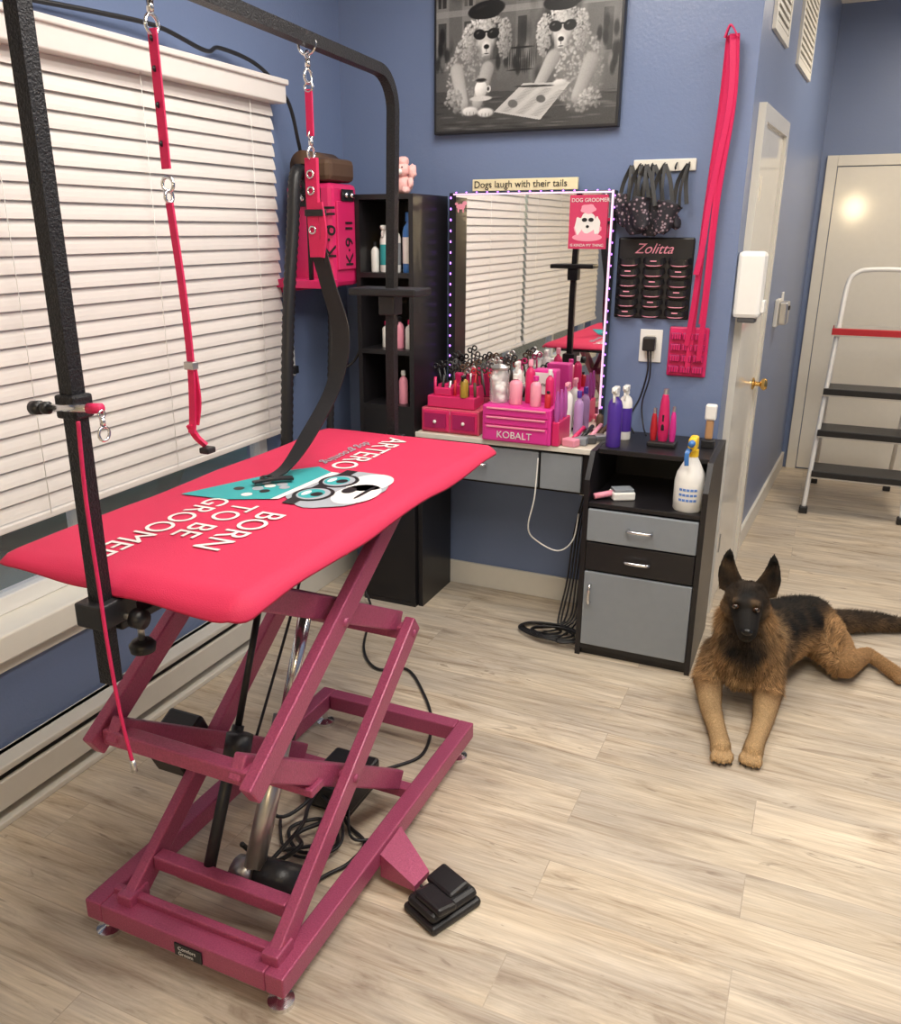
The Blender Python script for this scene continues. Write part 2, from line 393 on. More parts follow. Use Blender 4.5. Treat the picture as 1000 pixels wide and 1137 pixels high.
for nm,y,z in (('near_mid',yn-.02,zm-.01),('far_mid',yf,zm),('near_low',yn+.07,zb+.055),('near_top',yn,zt),('far_top',yf-.07,zt),('centre_up',1.45,.72)):
    beam('cross_'+nm,(-1.21,y,z),(-.86,y,z),.034,.034,mauve,gt,side=(0,1,0))
beam('cross_mid_plate',(-1.21,1.30,.36),(-.86,1.30,.36),.05,.02,mauve,gt,side=(0,1,0))
for k,x in enumerate((-.845,-1.225)): box('foot_bracket_%d'%k,x-.02,x+.02,yn-.03,yn+.03,.09,.125,mauve,gt,bev=.004)
beam('arm_pivot_bar',(X0+t,yn,.105),(X1-t,yn,.105),.02,.02,mauve,gt,side=(0,1,0))
for j,(x,y) in enumerate(((X0+.03,Y0+.03),(X1-.03,Y0+.03),(X1-.03,Y1-.05),(X0+.03,Y1-.05))):
    lathe('foot_%d'%j,[(.0,0),(.028,0),(.028,.010),(.012,.016),(.008,.018),(.008,.052)],(x,y,0),chrome,gt)
box('maker_plate',-1.07,-1.0,Y0-.003,Y0+.001,.055,.085,black,gt)
text('maker_text','Comfort\nGroom',.013,(-1.06,Y0-.004,.072),(1,0,0),(0,0,1),printw,gt,ext=.0003)
rod('actuator_body',(-1.00,1.24,.15),(-1.01,1.40,.42),.024,steel,gt)
rod('actuator_rod',(-1.01,1.40,.42),(-1.02,1.54,.68),.016,chrome,gt)
rod('actuator_collar',(-1.008,1.385,.395),(-1.01,1.41,.44),.030,dgray,gt)
rod('strut_body',(-1.08,1.17,.13),(-1.085,1.33,.44),.014,black,gt)
rod('strut_rod',(-1.085,1.33,.44),(-1.09,1.45,.70),.008,black,gt)
rod('strut_collar',(-1.05,1.27,.40),(-1.05,1.29,.45),.030,black,gt)
rod('motor',(-1.00,1.25,.125),(-.90,1.27,.115),.040,black,gt)
rod('motor_cap',(-.905,1.27,.115),(-.885,1.273,.115),.033,steel,gt)
rod('gearbox',(-1.05,1.24,.125),(-1.00,1.24,.125),.036,steel,gt)
beam('actuator_cross',(-1.20,1.22,.085),(-.88,1.22,.085),.03,.02,mauve,gt,side=(0,1,0))
box('control_box',-1.34,-1.24,1.30,1.42,.27,.37,black,gt,bev=.008,rot=RX(25))
box('power_supply',-1.12,-.98,1.62,1.80,.02,.09,black,gt,bev=.008)
box('power_supply_foot',-1.11,-.99,1.64,1.78,0,.02,black,gt)
box('under_frame',-1.26,-.83,1.02,2.04,.905,.925,dgray,gt)
box('deck',-1.29,-.785,.99,2.085,.922,.943,black,gt,bev=.006)
def matmesh():
    nx,ny=40,72
    cx_,cy_=-1.038,1.542; hw,hl=.279,.584; rad=.05
    vs=[];fs=[]
    def sq(u,v):
        x=u*hw;y=v*hl
        ax,ay=abs(x),abs(y)
        if ax>hw-rad and ay>hl-rad:
            dx=ax-(hw-rad);dy=ay-(hl-rad);m_=max(dx,dy);L_=math.hypot(dx,dy)
            if L_>0: k=m_/L_; dx*=k;dy*=k
            x=math.copysign(hw-rad+dx,x);y=math.copysign(hl-rad+dy,y)
        return x,y
    for lay in (0,1):
        for j in range(ny+1):
            for i in range(nx+1):
                x,y=sq(i/nx*2-1,j/ny*2-1)
                ox=max(0,abs(x)-.246);oy=max(0,abs(y)-.54)
                z=.949-ox*ox*19-oy*oy*8-(ox*oy)*10
                z+=.0014*noise.noise(Vector((x*9,y*9,0)))+.004*math.sin(y*14+1)*(ox/.033)
                if y<0 and x>0: z-= .25*oy+.45*ox*max(0,(-y-.3))
                if y<-.5: z+=.004*math.sin(x*22)*(oy/.04)
                vs.append((cx_+x,cy_+y,z-lay*.0045))
    n1=(nx+1)*(ny+1)
    for j in range(ny):
        for i in range(nx):
            a=j*(nx+1)+i
            fs.append((a,a+1,a+nx+2,a+nx+1)); fs.append((n1+a,n1+a+nx+1,n1+a+nx+2,n1+a+1))
    bd=[i for i in range(nx+1)]+[(j)*(nx+1)+nx for j in range(1,ny+1)]+[ny*(nx+1)+i for i in range(nx-1,-1,-1)]+[j*(nx+1) for j in range(ny-1,0,-1)]
    for k in range(len(bd)):
        a=bd[k];b_=bd[(k+1)%len(bd)]
        fs.append((a,n1+a,n1+b_,b_))
    return mesh('mat',vs,fs,mat_pink,gt,True)
matmesh()
ZP=.9512
text('print_line_1','BORN',.084,(-1.00,1.365,ZP),(0,-1,0),(1,0,0),printw,gt,ext=.0004)
text('print_line_2','TO BE',.078,(-1.08,1.385,ZP),(0,-1,0),(1,0,0),printw,gt,ext=.0004)
text('print_line_3','GROOMED',.078,(-1.155,1.40,ZP),(0,-1,0),(1,0,0),printw,gt,ext=.0004)
text('print_logo','ARTERO',.09,(-1.06,2.05,ZP),(0,-1,0),(1,0,0),printw,gt,ext=.0004)
text('print_script','dog grooming',.042,(-1.10,1.98,ZP),(0,-1,0),(1,0,0),printg,gt,ext=.0004,shear=.4)
ox_,oy_=.0,-.055
def ell2(cx_,cy_,rx,ry,z,n=32,rot=0,jit=0):
    o=[]
    for i in range(n):
        a=2*math.pi*i/n; k=1+jit*math.sin(a*7)
        x=rx*math.cos(a)*k;y=ry*math.sin(a)*k
        o.append((ox_+cx_+x*math.cos(rot)-y*math.sin(rot),oy_+cy_+x*math.sin(rot)+y*math.cos(rot),z))
    return o
def P2(pts,z): return [(a+ox_,b_+oy_,z) for a,b_ in pts]
flat('print_face',ell2(-.94,1.62,.10,.145,ZP,jit=.03),printg,gt)
flat('print_jowl',ell2(-.885,1.60,.048,.075,ZP+.0003),printw,gt)
flat('print_cheek',ell2(-.90,1.69,.050,.070,ZP+.0003),printw,gt)
flat('print_cap',P2([(-1.235,1.44),(-1.12,1.45),(-1.02,1.50),(-1.01,1.72),(-1.08,1.76),(-1.13,1.70),(-1.17,1.60)],ZP+.0004),teal,gt)
flat('print_cap_band',P2([(-1.035,1.49),(-1.02,1.50),(-1.005,1.73),(-1.025,1.73)],ZP+.0006),printw,gt)
for i in range(14): flat('print_cap_spot',ell2(-1.10+random.uniform(-.05,.05),1.58+random.uniform(-.09,.09),.008+.006*random.random(),.013,ZP+.0006+.00002*i),(printw,printg,black)[i%3],gt)
flat('print_goggle_strap',P2([(-1.0,1.48),(-.97,1.48),(-.97,1.76),(-1.0,1.76)],ZP+.0007),black,gt)
for y in (1.56,1.67):
    flat('print_goggle',ell2(-.97,y,.045,.052,ZP+.0009),black,gt)
    flat('print_lens',ell2(-.97,y,.036,.042,ZP+.0011),printg,gt)
    flat('print_lens_tint',ell2(-.975,y,.028,.034,ZP+.0012),teal,gt)
    flat('print_lens_shine',ell2(-.988,y,.008,.018,ZP+.00125),printw,gt)
    flat('print_pupil',ell2(-.962,y,.013,.016,ZP+.0013),black,gt)
flat('print_nose',ell2(-.912,1.615,.015,.022,ZP+.0012),black,gt)
flat('print_mouth',ell2(-.872,1.615,.005,.05,ZP+.0012),black,gt)

# grooming arm
ga=E('grooming_arm')
def arc(c,r,a0,a1,n=8):
    return [(c[0],c[1]+r*math.cos(math.radians(a0+(a1-a0)*i/n)),c[2]+r*math.sin(math.radians(a0+(a1-a0)*i/n))) for i in range(n+1)]
path=[(-1.035,.945,.765),(-1.035,.945,1.2)]+arc((-1.04,1.035,1.80),.09,180,90)+arc((-1.12,2.12,1.80),.09,90,0)+[(-1.135,2.21,1.2),(-1.135,2.21,.80)]
sweep('h_frame',path,rect(.026,.026),hammer,ga,side=(1,0,0),smooth=False,sm=0)
for (y,x,s) in ((.965,-1.035,1),(2.165,-1.135,-1)):
    box('clamp_block',x-.03,x+.03,y-.05 if s>0 else y-.04,y+.03 if s>0 else y+.07,.875,.918,black,ga,bev=.004)
    box('clamp_jaw',x-.02,x+.02,y+.0 if s>0 else y-.12,y+.10 if s>0 else y+.0,.855,.872,black,ga,bev=.003)
    rod('clamp_screw',(x,y+.06*s,.80),(x,y+.06*s,.87),.006,steel,ga)
    lathe('clamp_knob',[(.0,0),(.022,0),(.024,.012),(.018,.02),(.006,.022)],(x,y+.06*s,.785),black,ga)
    rod('side_knob_stem',(x+.01,y-.0*s,.885),(x+.055,y,.885),.005,steel,ga)
    rod('side_knob',(x+.05,y,.885),(x+.07,y,.885),.017,black,ga)
box('post_tray',-1.24,-1.03,2.15,2.26,1.325,1.345,black,ga,bev=.004)
box('post_tray_clamp',-1.16,-1.11,2.18,2.235,1.27,1.325,black,ga,bev=.004)
rod('accessory_rod',(-1.085,.925,1.240),(-.965,.925,1.248),.006,chrome,ga)
box('accessory_clamp',-1.055,-1.015,.925,.965,1.225,1.262,hammer,ga,bev=.004)
rod('accessory_knob',(-1.102,.925,1.238),(-1.085,.925,1.240),.011,black,ga)
rod('accessory_collar',(-1.078,.925,1.240),(-1.068,.925,1.241),.010,black,ga)
rod('pink_cap',(-.985,.925,1.247),(-.96,.925,1.249),.008,pinkstrap,ga)
def hook(nm,c,parent,s=1,mat=chrome):
    x,y,z=c
    rod(nm+'_swivel',(x,y,z),(x,y,z-.016*s),.006*s,mat,parent)
    torus(nm+'_hook',(x,y,z-.034*s),.015*s,.0032*s,mat,parent,axis='X',n=16)
    torus(nm+'_eye',(x,y,z+.008*s),.008*s,.0025*s,mat,parent,axis='X',n=12)
hook('accessory',(-.955,.92,1.236),ga,.7)
gl=E('grooming_loop')
xb=-1.07;yb=1.24
torus('bar_ring',(xb+.01,yb,1.885),.022,.003,chrome,gl,axis='Y',n=20)
hook('snap',(xb,yb,1.855),gl,1)
strap('strap_upper',[(xb,yb,1.815),(xb,yb+.002,1.72),(xb+.003,yb,1.60)],.018,.004,pinkstrap,gl)
for z in (1.80,1.755,1.70,1.64): rod('rivet',(xb-.001,yb-.003,z),(xb+.001,yb-.003,z),.005,black,gl,n=8)
torus('joining_ring',(xb+.003,yb,1.575),.012,.003,chrome,gl,axis='Y',n=16)
torus('joining_ring_b',(xb+.003,yb,1.555),.010,.003,chrome,gl,axis='X',n=16)
strap('strap_lower',[(xb+.003,yb,1.545),(xb+.010,yb+.005,1.40),(xb+.014,yb+.005,1.27),(xb+.008,yb+.005,1.17),(xb+.006,yb,1.135)],.014,.005,pinkstrap,gl)
strap('strap_lower_b',[(xb+.014,yb+.01,1.27),(xb+.018,yb+.012,1.2),(xb+.010,yb+.01,1.15)],.012,.004,pinkstrap,gl)
box('slider',xb+.003,xb+.025,yb-.003,yb+.013,1.255,1.27,steel,gl,bev=.002)
strap('strap_end',[(xb+.002,yb,1.15),(xb+.008,yb+.01,1.125),(xb+.020,yb+.02,1.108)],.014,.006,pinkstrap,gl)
box('end_clip',xb+.014,xb+.036,yb+.005,yb+.030,1.094,1.106,black,gl,bev=.003)
gl=E('grooming_loop')
xb=-1.105;yy=1.77
torus('bar_ring',(xb,yy,1.885),.022,.003,chrome,gl,axis='Y',n=20)
hook('snap',(xb,yy,1.855),gl,1)
torus('link',(xb,yy,1.80),.01,.003,chrome,gl,axis='Y',n=14)
strap('strap_upper',[(xb,yy,1.795),(xb,yy,1.73),(xb,yy,1.70)],.017,.005,pinkstrap,gl)
hook('snap_b',(xb,yy,1.695),gl,.9)
strap('strap_wide',[(xb,yy,1.655),(xb+.0,yy,1.56),(xb+.004,yy,1.44)],.030,.012,pinkstrap,gl)
strap('strap_tail',[(xb+.02,yy-.005,1.56),(xb+.028,yy-.005,1.50),(xb+.02,yy-.005,1.44)],.014,.006,pinkstrap,gl)
for z in (1.62,1.585,1.50): torus('strap_ring',(xb,yy-.008,z),.008,.0025,chrome,gl,axis='Y',n=12)
box('slider',xb-.018,xb+.03,yy-.012,yy+.008,1.53,1.545,black,gl,bev=.002)
for k,dx in enumerate((0,.012)):
    strap('black_strap_%d'%k,[(xb+dx,yy+dx*.3,1.46),(xb+.012+dx,yy+.02,1.38),(xb+.035+dx*1.5,yy+.03,1.26),(xb+.03+dx,yy-.0,1.14),(xb+.01+dx,yy-.10,1.03),(xb+.0,1.60,.972),(xb-.01,1.55,.960)],.028,.004,black,gl,side=(1,.1,0))
torus('strap_end_ring',(xb-.01,1.54,.962),.014,.0035,black,gl,axis='Z',n=16)
strap('end_tab',[(xb-.02,1.50,.960),(xb+.01,1.54,.962),(xb+.04,1.57,.960)],.02,.005,black,gl,side=(0,1,0))
tl=E('thin_lead')
tube('cord',[(-1.010,.925,1.225),(-1.008,.918,1.1),(-1.002,.915,.95),(-.997,.912,.86),(-.985,.908,.74),(-.968,.905,.645)],.0032,pinkstrap,tl,n=8)
rod('tip',(-.968,.905,.650),(-.966,.905,.628),.005,steel,tl)

# foot pedal
fp=E('foot_pedal')
mesh('bracket_wedge',[(-.80,1.46,.02),(-.80,1.57,.02),(-.69,1.50,.03),(-.70,1.44,.03),(-.80,1.46,.085),(-.80,1.57,.085),(-.69,1.50,.045),(-.70,1.44,.045)],[(0,1,2,3),(7,6,5,4),(0,4,5,1),(1,5,6,2),(2,6,7,3),(3,7,4,0)],mauve,fp)
R_=RZ(-25)
box('base',-.688,-.578,1.375,1.525,0,.022,black,fp,bev=.008,rot=R_)
box('housing',-.681,-.585,1.38,1.52,.02,.048,black,fp,bev=.012,rot=R_)
box('toe_pedal_up',-.678,-.589,1.45,1.51,.04,.060,blackwood,fp,bev=.008,rot=R_@RX(10))
box('toe_pedal_down',-.680,-.591,1.388,1.445,.04,.060,blackwood,fp,bev=.008,rot=R_@RX(-10))
tube('pedal_cord',[(-.69,1.46,.03),(-.76,1.52,.012),(-.84,1.60,.012),(-.93,1.55,.02),(-1.0,1.66,.04)],.004,black,fp)
cc=E('power_cord')
tube('cord_floor',[(-1.05,1.72,.05),(-.98,1.88,.008),(-.93,1.98,.007),(-.98,2.15,.007),(-1.08,2.3,.007),(-1.20,2.42,.007),(-1.3,2.38,.007),(-1.42,2.5,.007),(-1.55,2.8,.007),(-1.62,2.88,.05)],.005,black,cc)
tube('cord_loom',[(-1.08,1.30,.14),(-1.05,1.36,.05),(-1.0,1.42,.07),(-1.06,1.5,.03),(-1.0,1.58,.05),(-1.05,1.66,.08)],.006,black,cc)
tube('cord_loom_b',[(-1.0,1.28,.12),(-.98,1.4,.15),(-1.04,1.52,.1),(-1.08,1.64,.07)],.005,black,cc)
tube('cord_loom_c',[(-1.30,1.38,.30),(-1.22,1.48,.18),(-1.12,1.5,.06),(-1.08,1.62,.06)],.005,black,cc)
tube('cord_loom_d',[(-.95,1.34,.02),(-.93,1.42,.008),(-.90,1.48,.008),(-.9,1.56,.008),(-.97,1.6,.01),(-1.02,1.63,.04)],.005,black,cc)
tube('cord_loom_e',[(-1.02,1.60,.02),(-.96,1.52,.01),(-1.03,1.46,.012),(-1.10,1.52,.015),(-1.04,1.58,.02),(-.98,1.50,.03),(-1.04,1.40,.06)],.005,black,cc)
tube('cord_loom_f',[(-1.15,1.55,.01),(-1.08,1.46,.012),(-1.0,1.44,.02),(-.94,1.50,.03),(-.98,1.58,.05),(-1.06,1.62,.06)],.004,black,cc)
tube('cord_up',[(-1.20,1.5,.2),(-1.22,1.75,.5),(-1.24,1.95,.75),(-1.2,2.02,.9)],.004,black,cc)

# ---------------------------------------------------------------- dryer in the corner
dr=E('pet_dryer')
box('wall_bracket',WX,WX+.03,2.62,2.98,1.28,1.33,pink,dr,bev=.004)
box('body',WX+.03,-1.655,2.775,2.96,1.30,1.66,pink,dr,bev=.018)
box('front_panel',-1.657,-1.647,2.80,2.94,1.36,1.60,pink,dr,bev=.004)
box('switch_plate',-1.80,-1.70,2.769,2.777,1.58,1.645,black,dr,bev=.002)
for k in range(2): rod('switch_%d'%k,(-1.775+.045*k,2.771,1.61),(-1.775+.045*k,2.759,1.61),.012,chrome,dr)
text('label','K·9 II',.085,(-1.70,2.771,1.40),(0,0,1),(1,0,0),black,dr)
text('label_side','K·9 II',.075,(-1.645,2.90,1.37),(0,0,1),(0,-1,0),black,dr)
box('side_switch_plate',-1.648,-1.643,2.83,2.91,1.60,1.64,black,dr)
for k in range(2): rod('side_switch_%d'%k,(-1.644,2.85+.04*k,1.62),(-1.632,2.85+.04*k,1.62),.009,chrome,dr)
box('lower_bracket',-1.86,-1.64,2.68,2.775,1.30,1.33,pink,dr,bev=.003)
rod('bracket_post',(-1.70,2.69,1.31),(-1.70,2.69,1.70),.009,black,dr)
rod('top_motor',(-1.77,2.775,1.715),(-1.77,2.96,1.715),.055,brown,dr,n=24)
box('top_cover',-1.83,-1.66,2.775,2.96,1.665,1.745,brown,dr,bev=.02)
def rib(i,n): return 1+.08*math.cos(i*math.pi)
tube('hose',[(-1.74,2.77,1.62),(-1.74,2.72,1.69),(-1.73,2.66,1.67),(-1.73,2.63,1.5),(-1.73,2.59,1.3),(-1.73,2.56,1.1),(-1.725,2.53,.9),(-1.725,2.51,.7),(-1.725,2.50,.45)],.022,black,dr,n=14,sm=16,rf=rib)
tube('cable',[(-1.68,2.95,1.60),(-1.63,3.03,1.56),(-1.665,2.99,1.3),(-1.67,2.98,1.06),(-1.72,2.95,.98),(-1.76,2.9,1.0)],.005,black,dr)
tube('second_hose',[(-1.70,2.82,1.32),(-1.69,2.80,1.15),(-1.69,2.78,.95),(-1.69,2.76,.75),(-1.70,2.75,.5)],.014,black,dr,n=12,sm=16,rf=rib)
wc=E('wall_cable')
tube('cable',[(-1.86,1.70,2.03),(-1.85,1.95,2.045),(-1.84,2.16,2.05),(-1.83,2.35,2.02),(-1.85,2.45,2.045),(-1.83,2.62,2.02),(-1.80,2.74,1.93),(-1.80,2.80,1.80),(-1.81,2.83,1.75)],.0065,black,wc)
og=E('wall_outlet')
box('plate',WX,WX+.006,2.74,2.82,.955,1.07,white,og,bev=.002)
for z in (.985,1.035): box('socket',WX+.006,WX+.009,2.765,2.795,z-.014,z+.014,cream,og,bev=.002)
box('plug',WX+.006,WX+.04,2.765,2.795,.97,1.0,black,og,bev=.004)

# ---------------------------------------------------------------- bookcase
bc=E('bookcase')
bx0,bx1,by0,by1,bz=-1.645,-1.405,2.92,3.235,1.625
box('side_left',bx0,bx0+.018,by0,by1,0,bz,blackwood,bc)
box('side_right',bx1-.018,bx1,by0,by1,0,bz,blackwood,bc)
box('back_panel',bx0+.018,bx1-.018,by1-.008,by1,0,bz,blackwood,bc)
shelfz=(0.0,.42,.83,1.045,1.33,bz-.018)
for k,z in enumerate(shelfz): box('shelf_%d'%k,bx0+.018,bx1-.018,by0,by1-.008,z,z+.018,blackwood,bc)
box('lower_door',bx0+.018,bx1-.018,by0+.002,by0+.015,.018,.83,blackwood,bc)
def bottle(name,x,y,z,r,h,body,cap,spray=False,label=None):
    g=E(name)
    lathe('body',[(0,0),(r*.95,0),(r,.004),(r,h*.68),(r*.8,h*.76),(r*.35,h*.82),(r*.35,h*.86)],(x,y,z),body,g)
    if label: lathe('label',[(r*1.01,h*.15),(r*1.02,h*.16),(r*1.02,h*.58),(r*1.01,h*.59)],(x,y,z),label,g)
    if spray:
        lathe('collar',[(r*.45,h*.84),(r*.45,h*.90)],(x,y,z),cap,g)
        box('trigger_head',x-r*.4,x+r*.4,y-r*1.3,y+r*.6,z+h*.90,z+h*1.0,cap,g,bev=.004)
        sweep('trigger',[(x,y-r*.8,z+h*.9),(x,y-r*1.1,z+h*.84),(x,y-r*1.0,z+h*.76)],rect(.008,.006),cap,g,side=(1,0,0),smooth=False,sm=4)
        rod('nozzle',(x,y-r*1.3,z+h*.95),(x,y-r*1.55,z+h*.95),.005,cap,g,n=10)
    else:
        lathe('cap',[(r*.5,h*.85),(r*.5,h*.99),(r*.4,h),(0,h)],(x,y,z),cap,g)
    return g
zs=1.348
bottle('lotion_bottle',-1.605,3.0,zs,.016,.11,white,black)
bottle('spray_bottle',-1.56,3.0,zs,.021,.17,white,white,True,label=teal)
bottle('spray_bottle',-1.51,2.985,zs,.021,.18,white,white,True,label=gray)
bottle('shampoo_bottle',-1.455,2.985,zs,.022,.215,blue_b,blue_b,label=white)
bottle('shampoo_bottle',-1.59,3.12,zs,.022,.17,yellow,white)
zs=1.063
bottle('pink_bottle',-1.50,2.99,zs,.018,.12,lpink,black,True)
bottle('pink_bottle',-1.56,3.0,zs,.018,.10,white,pink)
bottle('clear_bottle',-1.45,2.98,zs,.018,.11,white,pink)
zs=.848
bottle('hairspray_can',-1.48,2.98,zs,.018,.13,lpink,white)
bottle('hairspray_can',-1.435,2.99,zs,.016,.12,white,pink)
bottle('hairspray_can',-1.54,3.0,zs,.02,.1,gray,black)
pp=E('plush_poodle')
lp=M('plush_pink_fur',(.85,.50,.48),.95,bump=1,bscale=80)
z=bz;x=-1.49;y=3.02
ball('body',(x,y,z+.035),(.034,.03,.037),lp,pp,jit=.2)
ball('head',(x,y-.01,z+.085),(.028,.026,.026),lp,pp,jit=.2)
ball('topknot',(x,y-.005,z+.114),(.022,.02,.018),lp,pp,jit=.3)
ball('ear_l',(x-.038,y-.005,z+.078),(.016,.014,.026),lp,pp,jit=.3)
ball('ear_r',(x+.038,y-.005,z+.078),(.016,.014,.026),lp,pp,jit=.3)
ball('muzzle',(x,y-.036,z+.078),(.011,.013,.010),white,pp)
ball('nose',(x,y-.049,z+.081),.004,black,pp)
for s in (-1,1):
    ball('eye_%d'%s,(x+.010*s,y-.033,z+.093),.0035,black,pp)
    ball('leg_%d'%s,(x+.026*s,y-.035,z+.014),(.014,.022,.014),lp,pp,jit=.3)
    ball('arm_%d'%s,(x+.035*s,y-.015,z+.04),(.012,.012,.02),lp,pp,jit=.3)

# ---------------------------------------------------------------- desk, mirror
dk=E('vanity_desk')
dx0,dx1,dy0=-1.40,-.695,2.93
box('top',dx0,dx1,dy0-.01,BY-.018,.735,.752,tanw,dk,bev=.003)
box('top_edge',dx0,dx1,dy0-.014,dy0-.006,.733,.753,cream,dk,bev=.002)
box('apron_box',dx0,dx1,dy0+.01,BY-.02,.575,.733,blackwood,dk)
box('drawer_left',dx0+.02,-.90,dy0-.006,dy0+.01,.585,.722,gray,dk,bev=.003)
box('drawer_right',-.89,-.735,dy0-.006,dy0+.01,.585,.722,gray,dk,bev=.003)
tube('drawer_handle',[(-1.19,dy0-.006,.655),(-1.185,dy0-.028,.655),(-1.11,dy0-.028,.655),(-1.105,dy0-.006,.655)],.005,chrome,dk,sm=4)
box('leg_panel_left',dx0,dx0+.02,dy0+.01,BY-.02,0,.575,blackwood,dk)
box('leg_panel_right',-.712,-.695,dy0+.01,BY-.02,0,.575,blackwood,dk)
mr=E('vanity_mirror')
mx0,mx1,mz0,mz1=-1.375,-.735,.757,1.635
box('backing',mx0,mx1,BY-.07,BY-.02,mz0,mz1,black,mr,bev=.003)
box('glass',mx0+.03,mx1-.010,BY-.073,BY-.071,mz0+.012,mz1-.010,mir,mr)
box('led_right',mx1-.010,mx1-.003,BY-.078,BY-.070,mz0,mz1,pinkled,mr)
box('led_top',mx0+.02,mx1-.012,BY-.078,BY-.070,mz1-.009,mz1-.003,pinkled,mr)
zz=mz0+.02;k=0
while zz<mz1:
    ball('led_left_%d'%k,(mx0+.008,BY-.072,zz),(.003,.003,.005),purpleled,mr,sub=1)
    ball('led_right_%d'%k,(mx1+.001,BY-.072,zz),(.002,.003,.004),purpleled,mr,sub=1); zz+=.04;k+=1
for k in range(15): ball('led_top_%d'%k,(mx0+.03+.042*k,BY-.072,mz1+.001),(.004,.003,.002),purpleled,mr,sub=1)
sg=E('wall_sign')
box('board',-1.29,-.88,BY-.045,BY-.03,mz1+.005,mz1+.047,M('sign_cream',(.74,.66,.42),.5),sg,bev=.002)
text('lettering','Dogs laugh with their tails',.0345,(-1.283,BY-.0465,mz1+.017),(1,0,0),(0,0,1),black,sg,ext=.0008)
def disc(cx_,cz,rx,rz,y,mat,par,name='disc',n=20,jit=0,rot=0):
    pts=[];ph=random.random()*6
    for i in range(n):
        a=-2*math.pi*i/n; k=1+jit*math.sin(a*5+ph)
        u=rx*math.cos(a)*k;w=rz*math.sin(a)*k
        pts.append((cx_+u*math.cos(rot)-w*math.sin(rot),y,cz+u*math.sin(rot)+w*math.cos(rot)))
    return flat(name,pts,mat,par)
po=E('pink_poster')
box('sheet',-.895,-.757,BY-.080,BY-.077,1.435,1.62,M('poster_pink',(.52,.035,.11),.5),po)
text('title','DOG GROOMER',.0185,(-.889,BY-.0815,1.596),(1,0,0),(0,0,1),printw,po)
text('caption','IS KINDA MY THING',.0135,(-.887,BY-.0815,1.443),(1,0,0),(0,0,1),printw,po)
disc(-.826,1.50,.050,.030,BY-.0808,lpink,po,'towel_art',jit=.08)
disc(-.826,1.525,.030,.036,BY-.081,printw,po,'dog_head',jit=.05)
disc(-.860,1.515,.012,.030,BY-.0812,printw,po,'ear',jit=.1); disc(-.792,1.515,.012,.030,BY-.0812,printw,po,'ear',jit=.1)
disc(-.838,1.535,.010,.007,BY-.0816,black,po,'lens'); disc(-.814,1.535,.010,.007,BY-.0816,black,po,'lens')
disc(-.826,1.572,.028,.016,BY-.0817,lpink,po,'hat',jit=.1)
disc(-.826,1.512,.006,.005,BY-.0818,black,po,'nose')
disc(-.826,1.475,.055,.014,BY-.0809,lpink,po,'tub_art')
dgt=E('mirror_decal')
for (u,w,r1,r2) in ((0,0,.018,.010),(.016,.012,.009,.008),(-.018,.010,.006,.005),(-.010,-.012,.003,.010),(.010,-.012,.003,.010)):
    disc(-1.325+u,1.585+w,r1,r2,BY-.0745-.0002*random.random(),lpink,dgt,'shape')

# ---------------------------------------------------------------- framed picture : painted monochrome photo of two poodles at a cafe
pc=E('framed_picture')
PX0,PX1,PZ0,PZ1=-1.455,-.750,1.845,2.55
box('canvas_frame',PX0,PX1,BY-.035,BY-.0,PZ0,PZ1,black,pc,bev=.003)
RS=400
rg=np.random.default_rng(11)
uu,vv=np.meshgrid(np.linspace(0,1,RS),np.linspace(0,1,RS))
img=.30+.12*vv
def dab(u,v,ru,rv,val,soft=.25,rot=0,op=1,shade=0):
    R=max(ru,rv)*1.05
    i0,i1=max(0,int((v-R)*RS)),min(RS,int((v+R)*RS)+2); j0,j1=max(0,int((u-R)*RS)),min(RS,int((u+R)*RS)+2)
    if i1<=i0 or j1<=j0: return
    du=uu[i0:i1,j0:j1]-u; dv=vv[i0:i1,j0:j1]-v
    a=(du*math.cos(rot)+dv*math.sin(rot))/ru; b_=(-du*math.sin(rot)+dv*math.cos(rot))/rv
    d=np.sqrt(a*a+b_*b_); m_=np.clip((1-d)/soft,0,1)*op
    va=val*(1+shade*(-a*.5+b_*.7)-abs(shade)*.35*d*d)
    img[i0:i1,j0:j1]=img[i0:i1,j0:j1]*(1-m_)+va*m_
def poly(pts,val,op=1):
    m_=np.ones_like(uu,bool)
    n_=len(pts)
    for i in range(n_):
        (a,b_),(c,d)=pts[i],pts[(i+1)%n_]
        m_&=((c-a)*(vv-b_)-(d-b_)*(uu-a))>=0
    img[m_]=img[m_]*(1-op)+val*op
for k in range(7):
    x_=.0+.15*k; poly([(x_,.30),(x_+.075,.30),(x_+.075,1),(x_,1)],rg.choice([.50,.42,.36]),.7)
    poly([(x_+.012,.60),(x_+.060,.60),(x_+.060,.95),(x_+.012,.95)],.10,.8); poly([(x_+.03,.60),(x_+.036,.60),(x_+.036,.95),(x_+.03,.95)],.5,.8)
    poly([(x_+.012,.34),(x_+.060,.34),(x_+.060,.53),(x_+.012,.53)],.14,.7)
poly([(0,.555),(1,.555),(1,.585),(0,.585)],.55,.7)
for k in range(90): dab(rg.random(),.25+.75*rg.random(),.02+.05*rg.random(),.03+.07*rg.random(),rg.choice([.06,.14,.3,.48,.55]),.7,op=.42)
for k in range(30): dab(rg.choice([.04,.47,.96])+.045*rg.normal(),.26+.22*rg.random(),.018,.045,rg.choice([.04,.08,.45]),.5,op=.75)
for k in range(14):
    a=k*.012; dab(.41+a,.33+.02*math.sin(k*.6),.0025,.06,.08,.4)
dab(.48,.385,.085,.006,.06,.4); dab(.48,.28,.085,.005,.08,.4)
poly([(0,0),(1,0),(1,.16),(0,.20)],.24)
